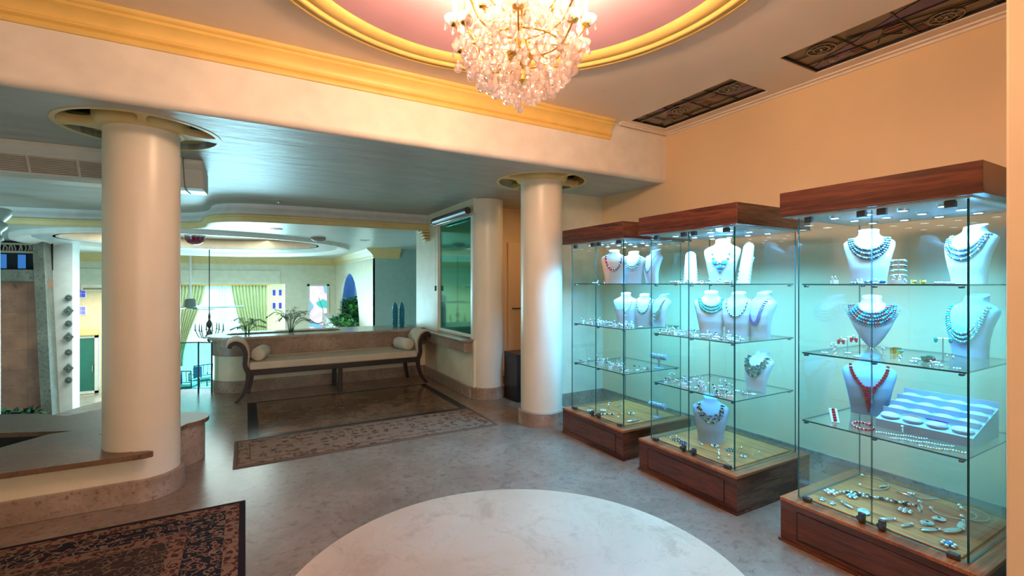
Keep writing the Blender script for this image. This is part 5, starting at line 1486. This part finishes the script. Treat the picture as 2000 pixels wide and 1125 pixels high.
def p_cuff(m1='silver', m2='turq', r=.028, h=.026):
    m_ = MB(); n = 20; v = []; f = []
    for i in range(n + 1):
        a = R(-240 + 300 * i / n)
        for rr, z in ((r, 0), (r, h), (r - .003, h), (r - .003, 0)): v.append((rr * math.cos(a), rr * .8 * math.sin(a), z))
    for i in range(n):
        for j in range(4): f.append((i * 4 + j, i * 4 + (j + 1) % 4, i * 4 + 4 + (j + 1) % 4, i * 4 + 4 + j))
    f += [(0, 3, 2, 1), (n * 4, n * 4 + 1, n * 4 + 2, n * 4 + 3)]
    m_.add(v, f)
    for a in (-150, -120, -90, -60, -30): m_.ball((r * math.cos(R(a)), r * .8 * math.sin(R(a)), h / 2), .007 if a == -90 else .0048, 7, 5, mi=1, sz=1.2)
    return m_, [m1, m2]
def p_flat(m1='silver', m2='silver_matte', r=.030):
    m_ = MB()
    for i in range(18): a = 2 * PI * i / 18; m_.ball((r * math.cos(a), r * .75 * math.sin(a), .005), .0055, 6, 4, mi=i % 2)
    return m_, [m1, m2]
def p_brooch(m1='silver', m2='black_stone', r=.012):
    m_ = MB().ball((0, 0, .006), r * .7, 8, 5, mi=1, sz=.6)
    for i in range(6): a = 2 * PI * i / 6; m_.ball((r * math.cos(a), r * math.sin(a), .005), r * .48, 6, 4, sz=.8)
    return m_, [m1, m2]
def p_disc(m1='silver', m2='black_stone', r=.026):
    return MB().ball((0, 0, .005), r, 18, 6, sz=.16, sy=.72).ball((0, 0, .009), r * .2, 8, 4, mi=1, sz=.5), [m1, m2]
def p_chain(m1='silver', m2='black_stone', L=.16, r=.0055):
    m_ = MB(); n = int(L / (r * 1.7))
    for i in range(n):
        x = -L / 2 + L * i / (n - 1); m_.ball((x, .006 * math.sin(x * 60), r), r, 6, 4, mi=1 if i % 3 == 2 else 0)
    return m_, [m1, m2]
def p_leaf(m1='silver', m2='silver_matte', L=.05):
    m_ = MB()
    m_.ball((0, 0, .006), L / 2, 10, 5, sy=.32, sz=.18)
    m_.tube([(-L / 2, 0, .008), (L / 2, 0, .010)], .0014, 4, 1); m_.ball((L * .55, 0, .006), .006, 6, 4)
    return m_, [m1, m2]
def p_torque(m1='silver', m2='silver', R_=.065):
    m_ = MB().tube([(R_ * math.cos(R(a)), R_ * .8 * math.sin(R(a)), .004) for a in range(-30, 215, 8)], .0026, 6)
    m_.ball((R_ * math.cos(R(-30)), R_ * .8 * math.sin(R(-30)), .006), .009, 8, 5); m_.ball((R_ * math.cos(R(212)), R_ * .8 * math.sin(R(212)), .006), .009, 8, 5)
    return m_, [m1, m2]
def p_tri():
    m_ = MB().tube([(-.05, .03, .003), (.0, -.04, .003), (.075, -.02, .003)], .0022, 5).tube([(-.05, .032, .005), (-.02, -.045, .003), (.075, -.02, .003)], .0022, 5)
    m_.tube([(-.05, .03, .003), (.03, .02, .003), (.075, -.02, .003)], .0014, 4)
    return m_, ['silver', 'silver']
def single(name, proto, pos, rz, label, cat, sc=1.0, group=None):
    m_, mats = proto
    o = m_.build(name, mats, loc=pos, rot=(0, 0, R(rz)), angle=60); o.scale = (sc, sc, sc)
    return tag(o, label, cat, group)
def crowd(cab, z, protos, n, u0, u1, v0, v1, where, seed, sc=1.0):
    """u from the far end (0) to the near end (1) of the shelf, v from front (0) to back (1)"""
    rnd = random.Random(seed); first = {}
    cx, cy, _ = cab.location; X0, Y0 = cx - .345, cy - .36; X1, Y1 = cx + .345, cy + .36
    done = []; tries = 0; k = 0; made = {}
    while k < n and tries < n * 60:
        tries += 1
        u = u0 + (u1 - u0) * rnd.random(); v = v0 + (v1 - v0) * rnd.random()
        x = X0 + (X1 - X0) * v; y = Y1 - (Y1 - Y0) * u
        if any((x - a) ** 2 + (y - b) ** 2 < (.036 * sc) ** 2 for a, b in done): continue
        done.append((x, y)); nm, mk, cat, desc = protos[k % len(protos)]
        if desc not in first:
            m_, mats = mk(); o = m_.build(nm, mats, angle=60); first[desc] = o
        else:
            o = first[desc].copy(); COL.objects.link(o)
        o.location = (x, y, z + .0005); o.rotation_euler = (0, 0, rnd.uniform(-2.6, -.6)); o.scale = (sc,) * 3
        made.setdefault(desc, []).append((o, cat)); k += 1
    ORD = ['first', 'second', 'third', 'fourth', 'fifth', 'sixth', 'seventh', 'eighth', 'ninth', 'tenth', 'eleventh', 'twelfth', 'thirteenth']
    for desc, lst in made.items():
        lst.sort(key=lambda q: (q[0].location.x * FY - q[0].location.y * FX) / (q[0].location.x * FX + q[0].location.y * FY)); m = len(lst)
        for i, (o, cat) in enumerate(lst):
            if m == 1: lb = 'only ' + desc[0] + ' ' + where
            elif i < (m + 1) // 2: lb = ('leftmost' if i == 0 else ORD[i] + ' from left') + ' of the ' + desc[1] + ' ' + where
            else: j = m - 1 - i; lb = ('rightmost' if j == 0 else ORD[j] + ' from right') + ' of the ' + desc[1] + ' ' + where
            tag(o, lb, cat, desc[1] + ' ' + where)
RING = ('ring', p_ring, 'ring', ('dark-stoned silver ring','dark-stoned silver rings'))
RING2 = ('ring', lambda: p_ring('silver', 'silver'), 'ring', ('plain silver ring','plain silver rings'))
CUBE = ('ring_block', p_cube, 'ring block', ('white ring block','white ring blocks'))
STND = ('earring_stand', p_stand, 'earring stand', ('silver earring stand','silver earring stands'))
CUFF = ('cuff', lambda: p_cuff('silver', 'silver', .024, .02), 'bracelet', ('small silver cuff','small silver cuffs'))
BRO = ('brooch', lambda: p_brooch('silver', 'silver_matte'), 'brooch', ('silver flower brooch','silver flower brooches'))
BROT = ('brooch', lambda: p_brooch('silver', 'turq'), 'brooch', ('turquoise-centred brooch','turquoise-centred brooches'))
crowd(cabF, S2, [CUBE, RING, BRO, RING2, CUFF], 34, .05, .95, .05, .40, "on the farthest cabinet's second shelf", 1, 1.25)
crowd(cabF, S3, [CUFF, CUBE, STND, BRO, RING, RING2], 30, .05, .97, .05, .5, "on the farthest cabinet's third shelf", 2, 1.25)
crowd(cabF, S1, [RING, STND, BRO], 9, .08, .9, .05, .35, "on the farthest cabinet's top shelf", 3, 1.2)
crowd(cabM, S2, [CUBE, RING, BRO, CUFF, RING2, BROT], 40, .03, .97, .03, .34, "on the middle cabinet's second shelf", 4, 1.2)
crowd(cabM, S3, [CUBE, CUFF, STND, RING, BRO, RING2], 40, .04, .95, .04, .46, "on the middle cabinet's third shelf", 5, 1.2)
crowd(cabM, S1, [RING, CUFF, BROT, RING2], 14, .1, .8, .06, .30, "on the middle cabinet's top shelf", 6, 1.15)
crowd(cabN, S2, [BRO, STND, BROT, RING2], 16, .08, .95, .05, .36, "on the nearest cabinet's second shelf", 7, 1.0)
crowd(cabN, S1, [RING2, CUBE, BRO], 12, .12, .85, .05, .28, "on the nearest cabinet's top shelf", 8, .9)
# named pieces of the nearest cabinet
single('cuff', p_cuff('gold', 'turq', .034, .03), at(1750, 690, S2), 10, 'gold cuff with a big turquoise stone on the second shelf of the nearest cabinet', 'bracelet')
single('cuff', p_cuff('green_stone', 'red_stone', .032, .028), at(1812, 706, S2), -20, 'green cuff with red stones on the second shelf of the nearest cabinet', 'bracelet')
single('bracelet', p_flat('silver', 'blue_stone', .030), dpt(1672, 2.55, S1), 0, 'silver and blue bracelet at the foot of the dark collar bust', 'bracelet')
single('bracelet', p_chain('blue_stone', 'silver', .15, .010), dpt(1707, 2.50, S1 + .001), 60, 'bracelet of blue square beads before the dark collar bust', 'bracelet')
single('ring', p_cuff('gold', 'yellow_stone', .013, .022), dpt(1783, 2.42, S1), 0, 'amber coloured ring on the top shelf of the nearest cabinet, left of its pair', 'ring')
single('ring', p_cuff('yellow_stone', 'gold', .013, .022), dpt(1802, 2.40, S1), 0, 'yellow green ring on the top shelf of the nearest cabinet, right of its pair', 'ring')
single('bracelet', p_flat('silver', 'silver', .045), dpt(1845, 2.36, S1), 0, 'heap-like silver bracelet on the top shelf before the sideways bust', 'bracelet')
def tree(pos, label, mats, n=4, h=.13):
    t = thing('earring_tree', label, 'earring stand', pos, face(pos, 0))
    MB().lathe([(.03, 0), (.03, .004), (.003, .007), (.003, h)], (0, 0, 0), 12).build('post', 'steel', t)
    for i in range(n):
        for s in (-1, 1):
            z = h - .008 - i * (h * .8 / n)
            MB().tube([(0, 0, z + .006), (s * .028, 0, z + .006)], .0012, 4).ball((s * .028, 0, z - .002), .0085, 8, 5, sy=.5, sz=.7 if n > 1 else 1.8, mi=1).build('earring', ['steel', mats[i % len(mats)]], t)
tree(dpt(1755, 2.52, S1), 'earring tree with four pairs of dark earrings on the top shelf of the nearest cabinet', ['blue_stone', 'black_stone', 'green_stone', 'blue_stone'])
tree(at(1842, 706, S2), 'tall stand with one pair of turquoise tassel earrings', ['turq'], 1, .12)
t = thing('earring_display', 'clear stand with red and silver butterfly earrings on the second shelf', 'earring stand', at(1655, 688, S2), face(at(1655, 688, S2), 0))
MB().lathe([(.02, 0), (.02, .003), (.0018, .005), (.0018, .09)], (0, 0, 0), 10).build('post', 'steel', t)
for s, z in ((-1, .075), (1, .09)):
    b = MB().tube([(0, 0, z), (s * .03, 0, z)], .0012, 4)
    for q in (-1, 1): b.ball((s * .03 + q * .010, 0, z - .012), .010, 8, 5, mi=1, sy=.4); b.ball((s * .03 + q * .012, 0, z - .024), .007, 8, 5, mi=1, sy=.4)
    b.ball((s * .03, 0, z + .004), .009, 8, 5); b.build('earring', ['silver', 'red_stone'], t)
# third shelf
pos = at(1632, 826, S3)
t = thing('bracelet_ramp', 'small white ramp with a red beaded bracelet on the third shelf', 'bracelet ramp', pos, face(pos, -10)); t.rotation_euler = (R(-52), 0, face(pos, -10))
MB().box((-.020, -.004, 0), (.020, .004, .10)).build('board', 'bust', t, bevel=.002)
m_ = MB()
for i in range(5): m_.ball((0, -.008, .014 + i * .018), .011, 8, 5, sz=.75, sx=.9)
m_.build('bracelet', 'red_stone', t)
pos = at(1685, 834, S3)
m_ = MB()
for i in range(46):
    a = R(-60 + 300 * i / 45); m_.ball((.075 * math.cos(a), .045 * math.sin(a), .0065), .0055 + .003 * (i % 3 == 0), 6, 4, mi=i % 3 == 1)
for k_ in range(4): m_.ball((.04 + k_ * .012, -.045, .008), .010, 8, 5)
tag(m_.build('necklace', ['red_stone', 'silver'], loc=pos, rot=(0, 0, R(35)), angle=60), 'red and silver necklace laid flat at the foot of the blue suede bust', 'necklace')
for i, (px, py, L, mt, lb) in enumerate([(1760, 853, .20, 'silver', 'upper of the silver chain bracelets laid along the third shelf front'), (1800, 866, .24, 'silver_matte', 'middle heavy silver chain bracelet laid along the third shelf front'), (1840, 880, .16, 'gold', 'gold-toned chain bracelet near the glass corner of the third shelf')]):
    p_ = at(px, py, S3); single('chain_bracelet', p_chain('silver', mt, L, .0055), p_, -62, lb, 'bracelet')
single('ring', p_ring('silver', 'silver'), at(1763, 848, S3), 20, 'chunky silver ring before the sloping tray', 'ring', 1.6)
single('ring', p_ring('silver', 'silver_matte'), at(1800, 852, S3), 60, 'plain silver ring before the sloping tray, right of the chunky one', 'ring', 1.2)
# pieces on the wooden floor of the nearest cabinet
WB = 'on the nearest cabinet\'s wooden floor'
for nm, pr, px, py, rz, sc, lb, cat in [
    ('brooch', p_brooch('silver', 'silver_matte', .018), 1623, 964, 0, 1.25, 'round silver flower brooch highest at the left corner', 'brooch'),
    ('disc_earring', p_disc('silver', 'silver_matte', .019), 1606, 976, 20, 1.0, 'left oval disc of the pair near the corner hinge', 'earring'),
    ('disc_earring', p_disc('silver', 'silver_matte', .017), 1626, 984, 20, 1.0, 'right oval disc of the pair near the corner hinge', 'earring'),
    ('feather_pendant', p_leaf('silver', 'silver', .05), 1656, 990, 70, 1.1, 'silver leaf pendant below the round ring', 'pendant'),
    ('ring', p_brooch('silver', 'turq', .014), 1664, 972, 0, 1.2, 'silver ring with pale round stone left of the chains', 'ring'),
    ('chain_necklace', p_chain('silver', 'black_stone', .24, .0075), 1705, 975, -58, 1.0, 'long dark and silver chain crossing diagonally, the left one', 'necklace'),
    ('chain_necklace', p_chain('silver', 'black_stone', .24, .0075), 1722, 977, -66, 1.0, 'long dark and silver chain crossing diagonally, the right one', 'necklace'),
    ('torque', p_torque('silver', 'silver', .085), 1700, 944, 200, 1.0, 'thin silver torque at the rear left corner', 'necklace'),
    ('feather_pendant', p_leaf('silver', 'silver', .05), 1725, 952, -20, 1.0, 'silver feather piece beside the rear torque', 'pendant'),
    ('wire_brooch', p_tri(), 1785, 968, -40, 1.1, 'triangular silver wire piece in the rear middle', 'brooch'),
    ('shell_pendant', p_disc('silver_matte', 'turq', .030), 1687, 1001, 30, 1.0, 'pale turquoise shell-shaped piece above the door locks', 'pendant'),
    ('brooch', p_brooch('silver', 'silver', .016), 1768, 1000, 10, 1.2, 'silver cluster brooch in the centre', 'brooch'),
    ('ring', p_ring('silver', 'silver'), 1797, 1000, 40, 1.7, 'broad silver ring right of the cluster brooch', 'ring'),
    ('bird_brooch', p_leaf('silver', 'silver_matte', .045), 1732, 1017, -35, 1.2, 'winged silver brooch right of the door locks', 'brooch'),
    ('bird_brooch', p_leaf('silver', 'silver_matte', .045), 1770, 1029, -15, 1.2, 'second winged silver brooch nearer the glass front', 'brooch'),
    ('disc_earring', p_disc('silver', 'black_stone', .030), 1811, 1023, 0, 1.0, 'front oval disc with a dark centre hole', 'earring'),
    ('disc_earring', p_disc('silver', 'black_stone', .030), 1834, 1015, 0, 1.0, 'rear oval disc with a dark centre hole', 'earring'),
    ('torque', p_torque('silver', 'silver', .075), 1862, 1003, 150, 1.0, 'silver double-ended torque at the right', 'necklace'),
    ('leaf_brooch', p_leaf('silver', 'silver', .07), 1860, 1040, -20, 1.3, 'large silver leaf brooch near the glass corner', 'brooch'),
    ('feather_pendant', p_leaf('silver', 'black_stone', .06), 1815, 1038, -30, 1.2, 'silver and dark feather piece before the oval discs', 'pendant'),
    ('brooch', p_brooch('silver', 'blue_stone', .014), 1853, 1066, 0, 1.3, 'blue stone brooch beside the front corner hinge', 'brooch'),
    ('leaf_brooch', p_leaf('silver', 'turq', .07), 1878, 1030, 10, 1.3, 'pale leaf brooch behind the glass corner', 'brooch'),
    ('torque', p_torque('silver', 'silver', .07), 1895, 1005, 200, 1.0, 'silver torque with end knobs beyond the glass corner', 'necklace'),
    ('brooch', p_brooch('silver', 'silver_matte', .010), 1780, 966, 10, 1.0, 'little silver knot inside the triangular wire piece', 'brooch')]:
    single(nm, pr, at(px, py, FL + .0005), rz, lb + ' ' + WB, cat, sc * 1.3)
WB = 'on the middle cabinet\'s wooden floor'
for nm, pr, px, py, rz, sc, lb, cat in [
    ('bangle', p_flat('black_stone', 'silver', .038), 1322, 860, 0, 1.0, 'large dark beaded bangle', 'bangle'), ('bangle', p_torque('silver', 'silver', .042), 1312, 854, 0, 1.0, 'silver bangle behind the dark beaded one', 'bangle'),
    ('bangle', p_flat('blue_stone', 'black_stone', .030), 1334, 866, 0, 1.0, 'smaller blue-black bangle', 'bangle'),
    ('feather_pendant', p_leaf('silver', 'silver', .06), 1370, 868, 60, 1.2, 'silver tooth-shaped pendant before the bust', 'pendant'), ('chain_necklace', p_chain('silver', 'silver', .2, .005), 1383, 852, 10, 1.0, 'silver chain at the bust\'s foot', 'necklace'),
    ('brooch', p_brooch('silver', 'black_stone', .018), 1396, 872, 0, 1.2, 'silver brooch with a dark stone', 'brooch'), ('bangle', p_flat('turq', 'black_stone', .032), 1426, 880, 0, 1.0, 'turquoise and dark bangle', 'bangle'),
    ('torque', p_torque('silver', 'silver', .075), 1462, 882, 100, 1.0, 'thin silver torque at the right', 'necklace'), ('torque', p_torque('silver', 'silver', .065), 1420, 896, 180, 1.0, 'thin silver torque near the glass front', 'necklace'),
    ('brooch', p_brooch('silver', 'blue_stone', .014), 1452, 893, 0, 1.2, 'blue silver brooch by the glass corner', 'brooch'), ('ring', p_ring('silver', 'silver'), 1404, 890, 30, 1.6, 'broad silver ring before the torque', 'ring')]:
    single(nm, pr, at(px, py, FL + .0005), rz, lb + ' ' + WB, cat, sc)
WB = 'on the farthest cabinet\'s wooden floor'
for nm, pr, px, py, rz, sc, lb, cat in [
    ('brooch', p_brooch('silver', 'silver', .018), 1152, 803, 0, 1.4, 'silver brooch nearest the column', 'brooch'), ('brooch', p_brooch('silver', 'silver_matte', .018), 1178, 803, 0, 1.4, 'silver brooch behind the door locks', 'brooch'),
    ('chain_necklace', p_chain('silver', 'black_stone', .18, .008), 1180, 811, -20, 1.0, 'silver and dark chain behind the door locks', 'necklace'), ('feather_pendant', p_leaf('silver', 'silver', .07), 1209, 793, 20, 1.4, 'silver leaf at the rear', 'pendant'),
    ('ring', p_ring('silver', 'silver'), 1190, 797, 20, 2.0, 'broad silver ring at the rear', 'ring'), ('brooch', p_brooch('silver', 'black_stone', .018), 1233, 809, 0, 1.3, 'dark-stoned silver brooch right of the glass corner', 'brooch'),
    ('torque', p_torque('silver', 'silver', .07), 1205, 812, 30, 1.0, 'thin silver torque', 'necklace'), ('feather_pendant', p_leaf('silver', 'silver', .10), 1235, 823, -5, 1.3, 'long silver leaf near the side glass', 'pendant')]:
    single(nm, pr, at(px, py, FL + .0005), rz, lb + ' ' + WB, cat, sc)

# ================================================================== CHANDELIER
t = thing('crystal_chandelier', 'gold and crystal chandelier hanging from the pink dome', 'chandelier', (DC[0], DC[1], 3.77))
Z0 = -3.77
MB().lathe([(.001, 0), (.07, -.002), (.075, -.02), (.05, -.05), (.012, -.06)], (0, 0, 0), 24).build('ceiling_rose', 'gold', t)
MB().tube([(0, 0, -.05), (0, 0, Z0 + 3.05)], .006, 8).build('suspension_rod', 'gold', t)
MB().lathe([(.008, 3.10), (.02, 3.08), (.035, 3.04), (.018, 3.0), (.014, 2.9), (.03, 2.84), (.05, 2.80), (.03, 2.76), (.02, 2.70), (.045, 2.64), (.07, 2.60), (.05, 2.56), (.02, 2.52), (.03, 2.47), (.001, 2.44)], (0, 0, Z0), 20).build('stem', 'gold', t)
MB().tube([(.20 * math.cos(2 * PI * i / 32), .20 * math.sin(2 * PI * i / 32), Z0 + 2.62) for i in range(32)], .005, 6, closed=True).build('crystal_frame', 'gold', t)
def arm(a, r, zp, z_in, name='arm'):
    ca, sa = math.cos(a), math.sin(a)
    pts = spline([(.03 * ca, .03 * sa, Z0 + z_in), (r * .45 * ca, r * .45 * sa, Z0 + zp - .10), (r * .80 * ca, r * .80 * sa, Z0 + zp - .085), (r * ca, r * sa, Z0 + zp - .01)], 6)
    ar = MB().tube(pts, .0045, 6).build('arm', 'gold', t)
    c = (r * ca, r * sa, Z0 + zp)
    MB().lathe([(.012, -.012), (.024, -.006), (.026, 0), (.010, .004)], c, 16).build('drip_cup', 'gold', ar)
    MB().lathe([(.010, .002), (.030, .006), (.048, .018), (.052, .028), (.049, .028), (.030, .010), (.010, .006)], c, 20).build('glass_pan', 'crystal', ar)
    MB().lathe([(.011, .004), (.011, .11), (.006, .114)], c, 12).build('candle', 'candle', ar)
    MB().lathe([(.005, .112), (.011, .125), (.012, .14), (.007, .162), (.001, .178)], c, 10).build('bulb', 'bulb', ar)
    for k in range(5):
        b = a + 2 * PI * k / 5; p = Vector((c[0] + .046 * math.cos(b), c[1] + .046 * math.sin(b), c[2] + .004))
        m_ = MB().tube([p + Vector((0, 0, .014)), p - Vector((0, 0, .01))], .0008, 4)
        m_.lathe([(.001, 0), (.006, -.012), (.008, -.022), (.005, -.031), (.001, -.033)], p, 8); m_.build('pendant_drop', 'crystal', ar, angle=20)
for k in range(8): arm(2 * PI * (k + .35) / 8, .315, 2.745, 2.66)
for k in range(6): arm(2 * PI * (k + .1) / 6, .20, 2.88, 2.80)
for k in range(7): arm(2 * PI * (k + .62) / 7, .30, 2.655, 2.60)
# crystals: a dense basket of faceted balls and drops
rnd = random.Random(21)
cr = []
def prof_r(z):  # radius of the basket at height z
    ks = [(2.385, .05), (2.42, .13), (2.47, .20), (2.53, .255), (2.60, .275), (2.68, .235), (2.76, .13), (2.84, .06)]
    for (za, ra), (zb, rb) in zip(ks, ks[1:]):
        if za <= z <= zb: return ra + (rb - ra) * (z - za) / (zb - za)
    return .05
tiers = [(2.385, 5), (2.405, 11), (2.435, 17), (2.465, 22), (2.495, 25), (2.53, 28), (2.565, 29), (2.60, 30), (2.635, 28), (2.67, 25), (2.705, 20), (2.745, 14), (2.79, 9)]
for z, n in tiers:
    for k in range(n):
        a = 2 * PI * (k + rnd.random() * .6) / n; r = prof_r(z) * rnd.uniform(.86, 1.06)
        cr.append((r * math.cos(a), r * math.sin(a), z + rnd.uniform(-.012, .012), rnd.uniform(.013, .021)))
for k in range(90):
    z = rnd.uniform(2.42, 2.76); a = rnd.uniform(0, 2 * PI); r = prof_r(z) * rnd.uniform(.3, .8)
    cr.append((r * math.cos(a), r * math.sin(a), z, rnd.uniform(.008, .014)))
for k in range(14):
    a = 2 * PI * (k + .5) / 14; cr.append((.31 * math.cos(a), .31 * math.sin(a), 2.60 + .05 * math.sin(k * 2.1), .018))
def crystal(mb, x, y, z, r, link=True):
    r = r * 1.22
    kind = (int(abs(x * 9173 + y * 3571) * 10)) % 3
    if kind: mb.ball((x, y, z), r, 10, 7)
    else: mb.lathe([(.001, -r * 1.1), (r * .6, -r * .9), (r * .95, -r * .1), (r * .6, r * .8), (.001, r * 1.7)], (x, y, z), 8)
    if link: mb.tube([(x, y, z + r * .9), (x * .93, y * .93, z + r + .025)], .001, 3, mi=1)
cr.sort(key=lambda c: -(c[3] ** 2) * (1.3 if (c[0] * FX + c[1] * FY) < 0 else .6) - (.0003 if math.hypot(c[0], c[1]) > .8 * prof_r(c[2]) else 0))
for c in cr[:99]:
    m_ = MB(); crystal(m_, 0, 0, 0, c[3], False)
    m_.tube([(0, 0, c[3] * .9), (-c[0] * .07, -c[1] * .07, c[3] + .025)], .001, 3, mi=1)
    m_.build('crystal', ['crystal', 'gold'], t, loc=(c[0], c[1], Z0 + c[2]), angle=15)
m_ = MB()
for c in cr[99:]: crystal(m_, c[0], c[1], Z0 + c[2], c[3])
for k in range(24):   # fine gold wires with little bead strings
    a = 2 * PI * k / 24 + .1; L = [Vector((.02 * math.cos(a), .02 * math.sin(a), Z0 + 2.95)), Vector((.09 * math.cos(a), .09 * math.sin(a), Z0 + 2.82)), Vector((.24 * math.cos(a), .24 * math.sin(a), Z0 + 2.66))]
    q = spline(L, 6); m_.tube(q, .0013, 3, mi=1)
    for p in q[2::2]: m_.ball(p, .006, 6, 4)
o = m_.build('crystal_fill', ['crystal', 'gold'], t, angle=15); o['kind'] = 'stuff'
MB().tube([(0, 0, Z0 + 2.44), (0, 0, Z0 + 2.35)], .0015, 4, mi=1).ball((0, 0, Z0 + 2.335), .019, 10, 8).build('finial_ball', ['crystal', 'gold'], t, angle=15)
